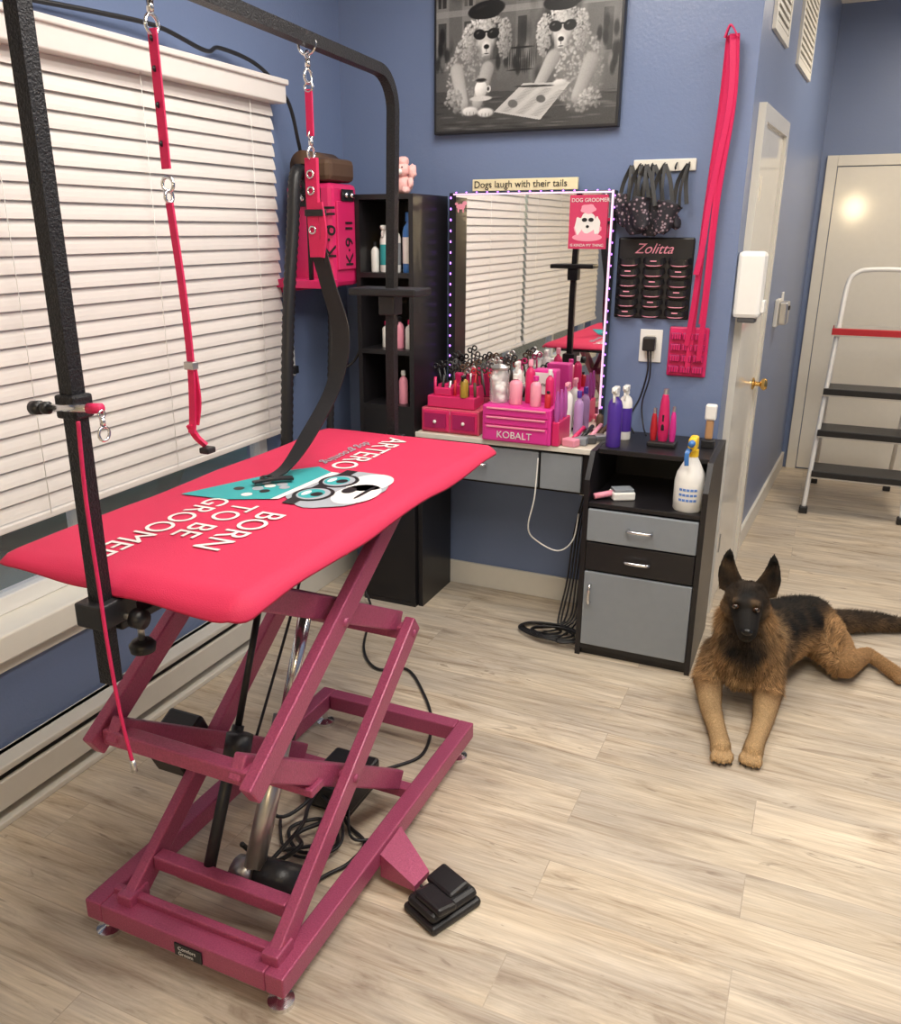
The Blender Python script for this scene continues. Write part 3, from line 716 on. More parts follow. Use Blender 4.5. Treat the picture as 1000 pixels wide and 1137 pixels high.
for k in range(60): dab(rg.random(),.16*rg.random(),.06,.006,rg.choice([.14,.42]),.6,op=.5)
def curls(u,v,ru,rv,n_,base,r=.014):
    for i in range(n_):
        a=rg.random()*6.283; q=math.sqrt(rg.random()); x=u+ru*q*math.cos(a); y=v+rv*q*math.sin(a)
        lit=base*(1+.30*(-(x-u)/ru*.5+(y-v)/rv*.6))*rg.uniform(.86,1.12)
        dab(x,y,r*rg.uniform(.7,1.4),r*rg.uniform(.6,1.1),lit,.7,rot=rg.random()*3,shade=.22,op=.85)
        if i%3==0: dab(x+.004,y-.006,r*.5,r*.2,lit*.6,.7,rot=rg.random()*3,op=.5)
def leg(p,q,r0,r1,base):
    for i in range(26):
        t_=i/25; dab(p[0]+(q[0]-p[0])*t_,p[1]+(q[1]-p[1])*t_,r0+(r1-r0)*t_,r0+(r1-r0)*t_,base*(.95+.05*t_),.3,shade=.22,op=.8)
def poodle(u,v,bu,bv,t=0):
    dab(bu,bv,.14,.20,.42,.3); curls(bu,bv,.130,.19,330,.56,.011)
    curls(u-.095,v-.045,.038,.095,190,.66,.010); curls(u+.102,v-.035,.040,.095,190,.60,.010)
    dab(u,v-.02,.066,.090,.74,.35,shade=.18)
    curls(u,v+.050,.082,.038,110,.76,.010)
    dab(u+.004*t,v-.082,.036,.050,.80,.45,shade=.25); dab(u-.03,v-.09,.012,.05,.52,.7,op=.5); dab(u+.034,v-.09,.012,.05,.46,.7,op=.5)
    dab(u+.004*t,v-.118,.024,.012,.42,.6,op=.7)
    dab(u+.004*t,v-.068,.018,.013,.04,.3); dab(u+.004*t,v-.086,.0025,.012,.2,.5); dab(u+.004*t,v-.101,.018,.0035,.10,.5)
    dab(u-.036,v-.008,.037,.027,.03,.15,rot=-.1); dab(u+.040,v-.008,.037,.027,.03,.15,rot=.1); dab(u,v+.002,.05,.005,.04,.2)
    dab(u-.046,v+.0,.012,.006,.45,.6,rot=.5,op=.7); dab(u+.030,v+.0,.012,.006,.45,.6,rot=.5,op=.7)
    dab(u+.0,v+.105,.108,.043,.03,.10,rot=.10); dab(u-.005,v+.080,.082,.020,.05,.2); dab(u+.02,v+.152,.006,.012,.04,.3)
    dab(u-.03,v+.118,.05,.012,.20,.7,rot=.2,op=.6)
poodle(.70,.475,.80,.25,-1)
leg((.66,.33),(.58,.19),.040,.030,.62); leg((.86,.30),(.79,.13),.044,.032,.58); curls(.86,.12,.06,.05,80,.56,.011)
poodle(.286,.47,.19,.26,1)
leg((.12,.30),(.16,.13),.042,.034,.66); leg((.30,.30),(.24,.13),.040,.032,.62)
curls(.10,.15,.05,.06,80,.58,.011)
for (a,b_) in ((.20,.095),(.29,.085)):
    dab(a,b_,.055,.026,.80,.3,shade=.2)
    for k in range(3): dab(a-.02+.02*k,b_-.012,.002,.012,.35,.4)
poly([(.34,.085),(.60,.035),(.755,.205),(.50,.215)],.70)
for k in range(22):
    f_=k/22
    for j in range(3): dab(.405+.155*f_+.082*j,.085+.115*f_-.014*j,.034,.0022,.42,.5,rot=-.17,op=.7)
dab(.445,.120,.03,.022,.30,.2,rot=-.17,op=.8); dab(.60,.135,.028,.020,.25,.2,rot=-.17,op=.8)
dab(.56,.198,.12,.006,.16,.2,rot=-.03)
dab(.70,.205,.045,.020,.76,.3,shade=.2)
dab(.262,.20,.038,.046,.86,.12,shade=.25); dab(.262,.243,.038,.012,.40,.2); dab(.262,.245,.031,.008,.12,.2); dab(.262,.155,.07,.014,.75,.2); dab(.306,.20,.015,.019,.75,.2); dab(.304,.20,.008,.011,.2,.2)
img=img+rg.normal(0,.015,img.shape); img=np.clip(img,.01,.92)
lin=img**2.2
YP=BY-.0358
m0=.010
xs_=PX0+m0+(PX1-PX0-2*m0)*uu; zs_=PZ0+m0+(PZ1-PZ0-2*m0)*vv
co_=np.stack([xs_,np.full_like(xs_,YP),zs_],-1).reshape(-1,3)
ii=np.arange(RS*RS).reshape(RS,RS); fq=np.stack([ii[:-1,:-1],ii[:-1,1:],ii[1:,1:],ii[1:,:-1]],-1).reshape(-1,4)
pm=bpy.data.meshes.new('photo_print'); pm.vertices.add(RS*RS); pm.vertices.foreach_set('co',co_.astype(np.float32).ravel())
pm.loops.add(len(fq)*4); pm.loops.foreach_set('vertex_index',fq.astype(np.int32).ravel())
pm.polygons.add(len(fq)); pm.polygons.foreach_set('loop_start',np.arange(0,len(fq)*4,4,dtype=np.int32)); pm.update(calc_edges=True)
paint(pm,np.repeat(lin.reshape(-1,1),3,1)*np.array([1,.985,.96]),'ink')
ink,n,l,b=new_mat('monochrome_print'); at=n.new('ShaderNodeAttribute'); at.attribute_name='ink'; l.new(at.outputs['Color'],b.inputs['Base Color']); b.inputs['Roughness'].default_value=.45
obj('photo_print',pm,ink,pc)

# ---------------------------------------------------------------- wall things
hr=E('hook_rail')
box('rail',-.69,-.475,BY-.012,BY,1.695,1.735,cream,hr,bev=.003)
for k in range(5):
    x=-.665+k*.042
    sweep('hook_%d'%k,[(x,BY-.012,1.722),(x,BY-.035,1.712),(x,BY-.038,1.70),(x,BY-.045,1.708)],circ(.003,8),black,hr,sm=4)
mz=E('hanging_muzzles')
fl,n,l,b=new_mat('dark_floral_cloth')
tc=n.new('ShaderNodeTexCoord');vo=n.new('ShaderNodeTexVoronoi');vo.inputs['Scale'].default_value=75;l.new(tc.outputs['Object'],vo.inputs['Vector'])
rp=n.new('ShaderNodeValToRGB');e=rp.color_ramp.elements;e[0].position=.28;e[0].color=(.22,.13,.16,1);e[1].position=.40;e[1].color=(.014,.013,.02,1);x=e.new(.15);x.color=(.35,.32,.36,1)
l.new(vo.outputs['Distance'],rp.inputs[0]);l.new(rp.outputs[0],b.inputs['Base Color']);b.inputs['Roughness'].default_value=.7
def pouch(nm,x,y,z,w,h,tilt,mat):
    # open fabric cone: wide at the top edge, pinched at the snout end, folded in the middle
    vs=[];fs=[];nu,nv=12,8
    for j in range(nv+1):
        t_=j/nv; ww=w*(.42+.58*t_**.7)*(1+.08*math.sin(9*t_)); 
        for i in range(nu):
            a=2*math.pi*i/nu
            px_=ww*math.cos(a); py_=.020*(.5+.5*t_)*math.sin(a); pz_=h*t_-(.018*abs(math.cos(a)) if j==nv else 0)
            k=.005*math.sin(5*a+6*t_)
            vs.append((x+px_*math.cos(tilt)-pz_*math.sin(tilt)+k,y+py_+k*.5,z+pz_*math.cos(tilt)+px_*math.sin(tilt)))
    for j in range(nv):
        for i in range(nu): fs.append((j*nu+i,j*nu+(i+1)%nu,(j+1)*nu+(i+1)%nu,(j+1)*nu+i))
    fs.append(tuple(range(nu))[::-1])
    o=mesh(nm,vs,fs,mat,mz,True); md=o.modifiers.new('s','SOLIDIFY'); md.thickness=.002
for k,(x,zb_,w,dy,tl_) in enumerate(((-.690,1.515,.040,0,.35),(-.655,1.485,.046,.014,.1),(-.612,1.480,.050,-.006,-.1),(-.572,1.490,.044,.016,-.3),(-.632,1.50,.044,.028,.2),(-.512,1.505,.024,0,.5))):
    xh=x if k!=5 else -.497
    strap('loop_a%d'%k,[(xh,BY-.04-dy,1.715),(x-w*.6,BY-.04-dy,1.66),(x-w*.9,BY-.045-dy,zb_+.08)],.014,.003,black,mz,side=(1,0.3,0))
    strap('loop_b%d'%k,[(xh,BY-.04-dy,1.715),(x+w*.5,BY-.04-dy,1.66),(x+w*.9,BY-.045-dy,zb_+.08)],.014,.003,black,mz,side=(1,.3,0))
    strap('loop_c%d'%k,[(xh,BY-.05-dy,1.71),(x,BY-.06-dy,1.64),(x,BY-.06-dy,zb_+.07)],.010,.003,black,mz,side=(1,.3,0))
    pouch('pouch_%d'%k,x,BY-.052-dy,zb_,w,.115 if k<5 else .09,tl_,fl)
bd=E('bow_display')
box('board',-.725,-.455,BY-.008,BY,1.19,1.475,black,bd,bev=.006)
text('title','Zolitta',.050,(-.665,BY-.0095,1.42),(1,0,0),(0,0,1),lpink,bd,shear=.4)
for r in range(6):
    for c in range(3):
        x=-.680+c*.090; z=1.392-r*.036
        sweep('clip_%d_%d'%(r,c),[(x-.036,BY-.010,z+.006),(x-.022,BY-.024,z-.002),(x+.022,BY-.024,z-.002),(x+.036,BY-.010,z+.006)],rect(.020,.010),blackwood,bd,side=(0,0,1),smooth=False,sm=4)
        sweep('clip_edge_%d_%d'%(r,c),[(x-.034,BY-.014,z-.006),(x-.020,BY-.028,z-.014),(x+.020,BY-.028,z-.014),(x+.034,BY-.014,z-.006)],circ(.0018,6),lpink,bd,sm=4)
        if (r+c)%2: box('clip_shine_%d_%d'%(r,c),x-.012,x+.010,BY-.031,BY-.029,z+.0,z+.004,lpink,bd)
pr=E('pink_comb_rack')
box('board',-.515,-.375,BY-.010,BY,.985,1.165,pink,pr,bev=.006)
for r in range(4):
    for c in range(3):
        box('comb_%d_%d'%(r,c),-.507+c*.042,-.470+c*.042,BY-.024,BY-.010,1.0+r*.04,1.024+r*.04,dkp,pr,bev=.003)
        for q in range(4): box('tooth',-.503+c*.042+q*.009,-.499+c*.042+q*.009,BY-.027,BY-.022,1.002+r*.04,1.020+r*.04,pink,pr)
ol=E('wall_outlet')
box('plate',-.622,-.540,BY-.006,BY,1.03,1.15,white,ol,bev=.002)
for z in (1.06,1.115): box('socket',-.598,-.564,BY-.009,BY-.006,z-.016,z+.016,cream,ol,bev=.002)
box('adapter',-.605,-.56,BY-.045,BY-.008,1.075,1.125,black,ol,bev=.005)
tube('cord',[(-.585,BY-.03,1.075),(-.58,BY-.03,1.0),(-.60,BY-.03,.90),(-.63,BY-.06,.82),(-.60,BY-.10,.775)],.0035,black,ol)
tube('cord_b',[(-.575,BY-.03,1.08),(-.57,BY-.035,.98),(-.59,BY-.035,.88),(-.575,BY-.06,.80),(-.55,BY-.12,.775)],.003,black,ol)
lh=E('hanging_leash')
box('wall_hook',-.405,-.385,BY-.03,BY,2.085,2.105,black,lh,bev=.002)
xs=(-.405,-.398,-.388,-.380,-.392)
ends=(1.02,1.10,1.18,1.05,1.35); dxs=(-.035,-.05,-.015,-.02,-.045)
for k in range(5):
    x=xs[k]
    strap('strand_%d'%k,[(x,BY-.028-.006*k,2.10),(x+dxs[k]*.1+.004*k,BY-.022-.006*k,1.9),(x+dxs[k]*.5,BY-.022-.005*k,1.6),(x+dxs[k]*.7,BY-.022-.005*k,1.3 if ends[k]<1.3 else 1.45),(x+dxs[k],BY-.022-.005*k,ends[k])],.020,.004,pinkstrap,lh,side=(1,.5*(-1)**k,0))
strap('fold',[(-.415,BY-.05,2.09),(-.40,BY-.055,2.125),(-.375,BY-.05,2.09)],.022,.005,pinkstrap,lh,side=(0,1,0))

# ---------------------------------------------------------------- cabinet on the right
cb=E('drawer_cabinet')
cx0,cx1,cy0,cy1=-.69,-.275,2.80,3.225
zt_=.595; ztop=.765
def sidep(name,x0,x1):
    pr_=[(cy0,0),(cy1,0),(cy1,ztop),(cy0+.06,ztop),(cy0,zt_+.08)]
    vs=[(x0,y,z) for y,z in pr_]+[(x1,y,z) for y,z in pr_]; k=5
    fs=[tuple(range(k)),tuple(range(2*k-1,k-1,-1))]+[(i,i+k,(i+1)%k+k,(i+1)%k) for i in range(k)]
    return mesh(name,vs,fs,blackwood,cb)
sidep('side_left',cx0,cx0+.018); sidep('side_right',cx1-.018,cx1)
box('back',cx0+.018,cx1-.018,cy1-.01,cy1,0,ztop,blackwood,cb)
box('top_shelf',cx0+.018,cx1-.018,cy0+.105,cy1-.01,ztop-.018,ztop,blackwood,cb,bev=.002)
box('cubby_floor',cx0+.018,cx1-.018,cy0+.002,cy1-.01,zt_-.016,zt_,blackwood,cb,bev=.002)
box('bottom_panel',cx0+.018,cx1-.018,cy0+.002,cy1-.01,.03,.05,blackwood,cb)
box('kick',cx0+.018,cx1-.018,cy0+.02,cy0+.035,0,.05,blackwood,cb)
box('drawer_upper',cx0+.02,cx1-.02,cy0-.006,cy0+.012,.455,.572,gray,cb,bev=.003)
box('drawer_middle',cx0+.02,cx1-.02,cy0-.004,cy0+.012,.345,.45,blackwood,cb,bev=.003)
box('door_lower',cx0+.02,cx1-.02,cy0-.006,cy0+.012,.05,.338,gray,cb,bev=.003)
box('carcass',cx0+.02,cx1-.02,cy0+.013,cy1-.012,.051,.57,blackwood,cb)
for z in (.515,.40): tube('handle_%d'%int(z*1000),[(-.525,cy0-.006,z),(-.52,cy0-.028,z),(-.45,cy0-.028,z),(-.445,cy0-.006,z)],.0055,chrome,cb,sm=4)
tube('door_handle',[(-.645,cy0-.006,.29),(-.645,cy0-.026,.285),(-.645,cy0-.026,.225),(-.645,cy0-.006,.22)],.0055,chrome,cb,sm=4)
zc=ztop
bottle('purple_bottle',-.635,2.96,zc,.026,.215,purple,white,True)
bottle('purple_bottle',-.625,3.09,zc,.024,.20,white,white,True,label=purple)
ct=E('hair_clipper')
box('stand',-.525,-.425,3.00,3.07,zc,zc+.02,black,ct,bev=.006)
for k,(x,h,r_) in enumerate(((-.508,.10,.012),(-.475,.17,.019),(-.442,.11,.011))):
    lathe('clipper_%d'%k,[(r_*.8,0),(r_,.02),(r_*1.1,h*.4),(r_*.85,h*.75),(r_*.8,h*.85),(r_*.5,h)],(x,3.035,zc+.018),(red,pink,magenta)[k],ct,n=14,mtx=RX(4))
    lathe('blade_%d'%k,[(r_*.55,0),(r_*.45,.02)],(x,3.035-.004,zc+.016+h),steel,ct,n=10)
box('clipper_grip',-.481,-.469,3.010,3.018,zc+.06,zc+.12,black,ct,bev=.003)
bw=E('bristle_brush')
box('stand',-.345,-.30,3.06,3.10,zc,zc+.03,black,bw,bev=.004)
box('handle',-.336,-.310,3.07,3.09,zc+.03,zc+.10,M('wood_handle',(.45,.25,.12),.5),bw,bev=.006)
box('bristles',-.342,-.304,3.065,3.095,zc+.10,zc+.155,white,bw,bev=.006)
sb=E('trigger_sprayer')
x,y=-.345,2.865;z=zt_
lathe('body',[(0,0),(.046,0),(.050,.006),(.050,.105),(.045,.13),(.030,.16),(.019,.182),(.017,.19)],(x,y,z),white,sb,n=32)
lathe('label',[(.0504,.03),(.0508,.032),(.0508,.098),(.0504,.10)],(x,y,z),white,sb,n=32)
lb=M('label_blue',(.12,.25,.62),.4)
for k in range(3):
    for j in range(5):
        a=math.radians(-115+14*j); box('label_line',x+.051*math.cos(a)-.005,x+.051*math.cos(a)+.005,y+.051*math.sin(a)-.0008,y+.051*math.sin(a)+.0008,z+.04+.018*k,z+.048+.018*k,lb,sb,rot=RZ(-115+14*j+90))
lathe('collar',[(.019,.187),(.019,.21)],(x,y,z),yellow,sb)
box('head',x-.014,x+.014,y-.04,y+.025,z+.21,z+.255,yellow,sb,bev=.008)
rod('nozzle',(x,y-.04,z+.24),(x,y-.06,z+.24),.011,blue_b,sb)
sweep('trigger',[(x-.004,y-.03,z+.22),(x-.012,y-.05,z+.205),(x-.010,y-.05,z+.165)],rect(.014,.009),blue_b,sb,side=(1,0,0),smooth=False,sm=4)
hb_=E('slicker_brush')
rod('handle',(-.66,2.83,zt_+.015),(-.60,2.88,zt_+.022),.011,lpink,hb_)
box('head',-.615,-.535,2.86,2.92,zt_,zt_+.03,white,hb_,bev=.006,rot=RZ(30))
box('pad',-.61,-.54,2.865,2.915,zt_+.028,zt_+.04,gray,hb_,bev=.002,rot=RZ(30))

# ---------------------------------------------------------------- desk clutter
zd=.753
org=E('acrylic_drawer_box')
box('shell',-1.385,-1.145,2.945,3.12,zd,zd+.095,clearpink,org,bev=.004)
for k in range(2):
    box('drawer_%d'%k,-1.378+.118*k,-1.268+.118*k,2.938,2.948,zd+.008,zd+.088,pink,org,bev=.003)
    box('window_%d'%k,-1.368+.118*k,-1.278+.118*k,2.934,2.939,zd+.02,zd+.076,dkp,org)
    ball('knob_%d'%k,(-1.323+.118*k,2.930,zd+.045),.007,white,org,sub=2)
cad=E('tool_caddy')
z=zd+.096
box('tier_low',-1.365,-1.17,2.955,3.02,z,z+.045,pink,cad,bev=.004)
box('tier_mid',-1.35,-1.18,3.02,3.075,z,z+.08,pink,cad,bev=.004)
box('tier_top',-1.31,-1.19,3.076,3.115,z,z+.115,pink,cad,bev=.004)
box('cup_block',-1.34,-1.27,2.965,3.01,z+.045,z+.075,pink,cad,bev=.004)
for k in range(5): box('slot_%d'%k,-1.34+.035*k,-1.325+.035*k,3.03,3.065,z+.0795,z+.081,black,cad)
for k in range(7):
    x=-1.345+.028*k; rod('tool_handle_%d'%k,(x,2.985,z+.03),(x+random.uniform(-.01,.01),2.99,z+.10+random.uniform(-.01,.03)),.006,(pink,black,steel,red,lpink,black,brown)[k],cad,n=8)
sc_=E('grooming_scissors')
for k in range(22):
    x=-1.345+.0165*k+random.uniform(-.006,.006); y=3.06+random.uniform(-.03,.04); h=.16+random.uniform(-.03,.08); lean=random.uniform(-.025,.025)
    if x>-1.0: continue
    zb_=zd+.14
    m_=random.choice([black,brown,dkp,dgray,red,brown,black,steel])
    rod('blade_%d'%k,(x,y,zb_),(x+lean,y,zb_+h*.55),.004,m_,sc_,n=6)
    for s in (-1,1): torus('ring_%d_%d'%(k,s),(x+lean+.010*s,y,zb_+h*.55+.014+.005*s),.009,.0032,m_,sc_,axis='Y',n=12)
bin_=E('pencil_bin'); box('cup',-1.138,-1.06,3.06,3.13,zd,zd+.155,clear,bin_,bev=.004); box('rear_cup',-1.13,-1.07,3.07,3.12,zd+.002,zd+.13,dgray,bin_,bev=.003)
tb=E('tool_chest')
x0,x1,y0,y1=-1.115,-.85,2.895,3.03
box('case',x0,x1,y0+.006,y1,zd,zd+.135,magenta,tb,bev=.006)
for k,(a,b_) in enumerate(((.006,.062),(.066,.096),(.100,.130))):
    box('drawer_%d'%k,x0+.012,x1-.012,y0,y0+.008,zd+a,zd+b_,magenta,tb,bev=.002)
    box('pull_%d'%k,x0+.02,x1-.02,y0-.005,y0+.001,zd+b_-.007,zd+b_-.001,lpink,tb,bev=.001)
text('badge','KOBALT',.036,(-1.055,y0-.003,zd+.018),(1,0,0),(0,0,1),printw,tb,ext=.0006)
jar=E('cotton_jar')
zt2=zd+.136
lathe('glass_jar',[(0,0),(.033,0),(.036,.006),(.036,.10),(.030,.115),(.030,.122)],(-1.075,2.97,zt2),clear,jar)
lathe('lid',[(.032,.122),(.034,.13),(.02,.138),(.008,.142),(.010,.152),(0,.156)],(-1.075,2.97,zt2),steel,jar)
for i in range(12): ball('cotton_%d'%i,(-1.075+random.uniform(-.015,.015),2.97+random.uniform(-.015,.015),zt2+.016+.0075*i),.015,cotton,jar,sub=2)
bottle('pink_bottle',-1.005,2.955,zt2,.024,.11,lpink,white)
bottle('pink_bottle',-.965,3.0,zt2,.018,.16,pink,lpink)
bottle('pink_bottle',-.925,2.945,zt2,.020,.11,lpink,magenta)
bottle('white_bottle',-1.015,3.005,zt2,.018,.15,white,white,True)
bottle('pink_bottle',-.885,2.985,zt2,.016,.13,pink,white)
bottle('nail_polish',-.875,2.935,zt2,.012,.06,red,black)
bottle('oil_bottle',-1.215,2.965,zd+.142,.016,.085,M('amber',(.35,.22,.03),.3),black,True)
pb=E('photo_box')
box('case',-.975,-.885,3.06,3.12,zd,zd+.25,magenta,pb,bev=.005)
box('picture',-.965,-.895,3.055,3.0605,zd+.16,zd+.24,printw,pb)
text('name','annon',.025,(-.963,3.0535,zd+.19),(1,0,0),(0,0,1),black,pb)
bottle('white_bottle',-.855,3.13,zd,.020,.20,white,lpink,True)
bottle('purple_bottle',-.81,3.13,zd,.018,.17,M('lilac',(.42,.25,.5),.4),purple)
rk=E('brush_rack')
box('rack',-.848,-.822,2.91,3.06,zd,zd+.09,pink,rk,bev=.004)
for k in range(3):
    lathe('handle_%d'%k,[(.008,0),(.011,.03),(.009,.07),(.004,.11)],(-.835,2.92+.05*k,zd+.09),M('purple_pink_%d'%k,(.40,.08,.32),.35),rk,n=12)
br_=E('hair_brushes')
for k in range(4):
    x=-.785+.024*k;y=2.945+.035*k
    box('pad_%d'%k,x-.028,x+.028,y-.02,y+.02,zd,zd+.028,(lpink,gray,dgray,steel)[k],br_,bev=.005,rot=RZ(20*k-20))
    rod('grip_%d'%k,(x,y+.02,zd+.02),(x+.02,y+.10,zd+.05),.008,(pink,black,lpink,brown)[k],br_)
bottle('brown_bottle',-.735,3.165,zd,.014,.10,brown,black)
wcb=E('charging_cable')
tube('white_cord',[(-.90,2.925,.70),(-.905,2.915,.55),(-.93,2.93,.42),(-.90,2.96,.36),(-.82,2.97,.33),(-.765,2.975,.38),(-.755,3.0,.48)],.0028,white,wcb)
ps=E('power_strip')
box('strip',-.80,-.715,3.19,3.235,.50,.56,black,ps,bev=.004)
box('adapter_a',-.795,-.762,3.15,3.19,.505,.555,white,ps,bev=.004)
box('adapter_b',-.757,-.722,3.155,3.19,.51,.55,black,ps,bev=.004)
for k in range(7):
    r1=.06+.012*(k%4); cxx=-.86+.014*k; cyy=2.94-.012*k
    pts=[(-.78+.010*k,3.17,.51),(-.80+.013*k,3.12,.35+.02*k),(-.80+.012*k,3.06,.18),(-.81+.012*k,2.99,.03)]
    for j in range(8):
        a=j*1.05+k*.8; pts.append((cxx+r1*1.3*math.cos(a),cyy+r1*.7*math.sin(a),.007+.004*k))
    tube('black_cord_%d'%k,pts,.0038,black,ps,n=6,sm=6)

# ---------------------------------------------------------------- step ladder
ld=E('step_ladder')
lx0,lx1=.035,.50
tube('front_frame',[(lx0-.01,4.95,.02),(lx0+.01,5.06,.5),(lx0+.035,5.16,.98),(lx0+.05,5.22,1.22),(lx0+.09,5.235,1.285),(lx0+.16,5.24,1.30),(lx1-.16,5.24,1.30),(lx1-.09,5.235,1.285),(lx1-.05,5.22,1.22),(lx1-.035,5.16,.98),(lx1-.01,5.06,.5),(lx1+.01,4.95,.02)],.0125,white,ld)
for k,x in enumerate((lx0+.03,lx1-.03)):
    rod('rear_leg_%d'%k,(x,5.18,1.0),(x,5.62,.02),.011,white,ld)
    box('rear_foot_%d'%k,x-.02,x+.02,5.60,5.64,0,.03,black,ld,bev=.004)
for k,x in enumerate((lx0-.01,lx1+.01)): box('front_foot_%d'%k,x-.022,x+.022,4.93,4.97,0,.04,black,ld,bev=.006)
for k,(z,m_) in enumerate(((.22,black),(.44,black),(.66,black),(.975,red))):
    y=4.99+.22*z
    box('step_%d'%k,lx0+.01,lx1-.01,y-.07,y+.14,z,z+.02,m_,ld,bev=.005)
    box('step_edge_%d'%k,lx0+.005,lx1-.005,y-.078,y-.065,z-.018,z+.022,black if k<3 else red,ld,bev=.003)
    box('step_trim_%d'%k,lx0+.005,lx1-.005,y-.080,y-.077,z-.02,z-.012,steel,ld)
    if k==3: box('step_top_%d'%k,lx0+.015,lx1-.015,y-.06,y+.13,z+.02,z+.024,steel,ld)

# ---------------------------------------------------------------- german shepherd
dog=E('german_shepherd_dog')
V=Vector
def spheres_to_bm(bm,c,r,rotm=None,sub=2):
    res=bmesh.ops.create_icosphere(bm,subdivisions=sub,radius=1)
    rr=V(r) if not isinstance(r,(int,float)) else V((r,r,r))
    for v in res['verts']:
        q=V((v.co.x*rr.x,v.co.y*rr.y,v.co.z*rr.z))
        if rotm is not None: q=rotm@q
        v.co=q+V(c)
bm=bmesh.new()
def chain(pts):
    for i in range(len(pts)-1):
        (p,r),(q,s)=pts[i],pts[i+1]; p=V(p);q=V(q); L_=(q-p).length; n=max(2,int(L_/(min(r,s)*.35)))
        for k in range(n+1):
            t_=k/n; spheres_to_bm(bm,p.lerp(q,t_),r+(s-r)*t_)
chain([((-.085,2.74,.19),.122),((-.05,2.86,.175),.120),((.0,2.98,.155),.110),((.055,3.10,.140),.100),((.09,3.17,.125),.092)])
chain([((-.10,2.70,.16),.108),((-.10,2.68,.23),.100),((-.106,2.66,.31),.080),((-.108,2.645,.38),.062)])
spheres_to_bm(bm,(-.10,2.64,.21),(.085,.065,.10))
spheres_to_bm(bm,(-.155,2.665,.29),(.042,.055,.080)); spheres_to_bm(bm,(-.058,2.665,.29),(.042,.055,.080))
for s,pts in ((0,[((-.175,2.70,.16),.060),((-.200,2.655,.085),.048),((-.172,2.53,.050),.034),((-.138,2.42,.040),.028),((-.118,2.345,.036),.030)]),
              (1,[((-.03,2.70,.16),.060),((-.012,2.655,.085),.048),((-.012,2.54,.050),.034),((-.022,2.43,.040),.028),((-.028,2.365,.036),.030)])):
    chain(pts)
    px,py=pts[-1][0][0],pts[-1][0][1]
    dirv=(V(pts[-1][0])-V(pts[-2][0])).normalized(); side=V((-dirv.y,dirv.x,0)).normalized()
    for k in (-1.5,-.5,.5,1.5):
        c=V((px,py,.020))+dirv*(.042-.006*abs(k))+side*.0168*k
        spheres_to_bm(bm,c,(.0088,.022,.016))
    spheres_to_bm(bm,(px,py,.026),(.032,.034,.024))
chain([((.10,3.14,.12),.092),((.165,3.06,.10),.076),((.215,2.99,.072),.052)])
chain([((.215,2.99,.065),.050),((.26,3.09,.048),.034),((.30,3.17,.036),.025),((.345,3.12,.032),.024),((.385,3.07,.028),.026)])
for k in (-1,0,1): spheres_to_bm(bm,(.405+.012*k,3.05+.010*k,.022),(.012,.022,.016))
chain([((.02,3.16,.10),.080),((.0,3.05,.06),.052)])
chain([((.11,3.25,.10),.046),((.17,3.34,.065),.044),((.25,3.42,.048),.040),((.34,3.47,.040),.035),((.42,3.50,.030),.024),((.47,3.51,.020),.012)])
hc=V((-.110,2.615,.405))
spheres_to_bm(bm,hc,(.069,.074,.058))
spheres_to_bm(bm,hc+V((0,.0,-.028)),(.078,.058,.050))
spheres_to_bm(bm,hc+V((.004,-.048,.002)),(.050,.040,.037))
hd=V((.018,-.122,-.054))
chain([(tuple(hc+hd*.34+V((0,0,-.004))),.046),(tuple(hc+hd*.60),.039),(tuple(hc+hd*.82),.035),(tuple(hc+hd*.98),.031)])
chain([(tuple(hc+hd*.40+V((0,0,-.028))),.038),(tuple(hc+hd*.88+V((0,.0,-.022))),.026)])
for s in (-1,1):
    spheres_to_bm(bm,hc+V((.027*s+.004,-.072,.020)),(.017,.013,.010))
    base=hc+V((.043*s,.012,.025)); tip=hc+V((.064*s-.002,.004,.150))
    for k in range(26):
        t_=k/25; c=base.lerp(tip,t_); w=.043*math.sqrt(max(0,1-t_))*(1-.25*t_)+.004
        c=c+V((.010*s*math.sin(math.pi*t_),0,0))
        spheres_to_bm(bm,c,(w,.011*(1-t_)+.0065,.010),Matrix.Rotation(math.radians(-16*s),3,'Z'))
me=bpy.data.meshes.new('dog_raw'); bm.to_mesh(me); bm.free()
raw=bpy.data.objects.new('dog_raw',me); COL.objects.link(raw)
md=raw.modifiers.new('r','REMESH'); md.mode='VOXEL'; md.voxel_size=.0048
md=raw.modifiers.new('s','SMOOTH'); md.factor=.5; md.iterations=4
bpy.context.view_layer.update()
dm=bpy.data.meshes.new_from_object(raw.evaluated_get(bpy.context.evaluated_depsgraph_get()))
bpy.data.objects.remove(raw)
for v in dm.vertices:
    for s in (-1,1):
        a=hc+V((.052*s,.0,.040)); b_=hc+V((.066*s,.0,.125)); ab=b_-a
        t_=max(0,min(1,(v.co-a).dot(ab)/ab.length_squared)); q=a+ab*t_; d=math.hypot(v.co.x-q.x,v.co.z-q.z); w=.026*(1-.6*t_)
        if d<w and v.co.y<q.y+.012: v.co.y+=.011*(1-(d/w)**2)
        d=(v.co-(hc+V((.029*s+.005,-.086,.006)))).length
        if d<.014: v.co.y+=.004*(1-d/.014)
    if v.co.z<.004: v.co.z=.004
BLK=(.006,.0055,.005); DK=(.020,.014,.010); TAN=(.36,.205,.090); LT=(.56,.37,.185); MID=(.13,.080,.042)
keys=[]
def K(p,c,w=1.0): keys.append((V(p),c,w))
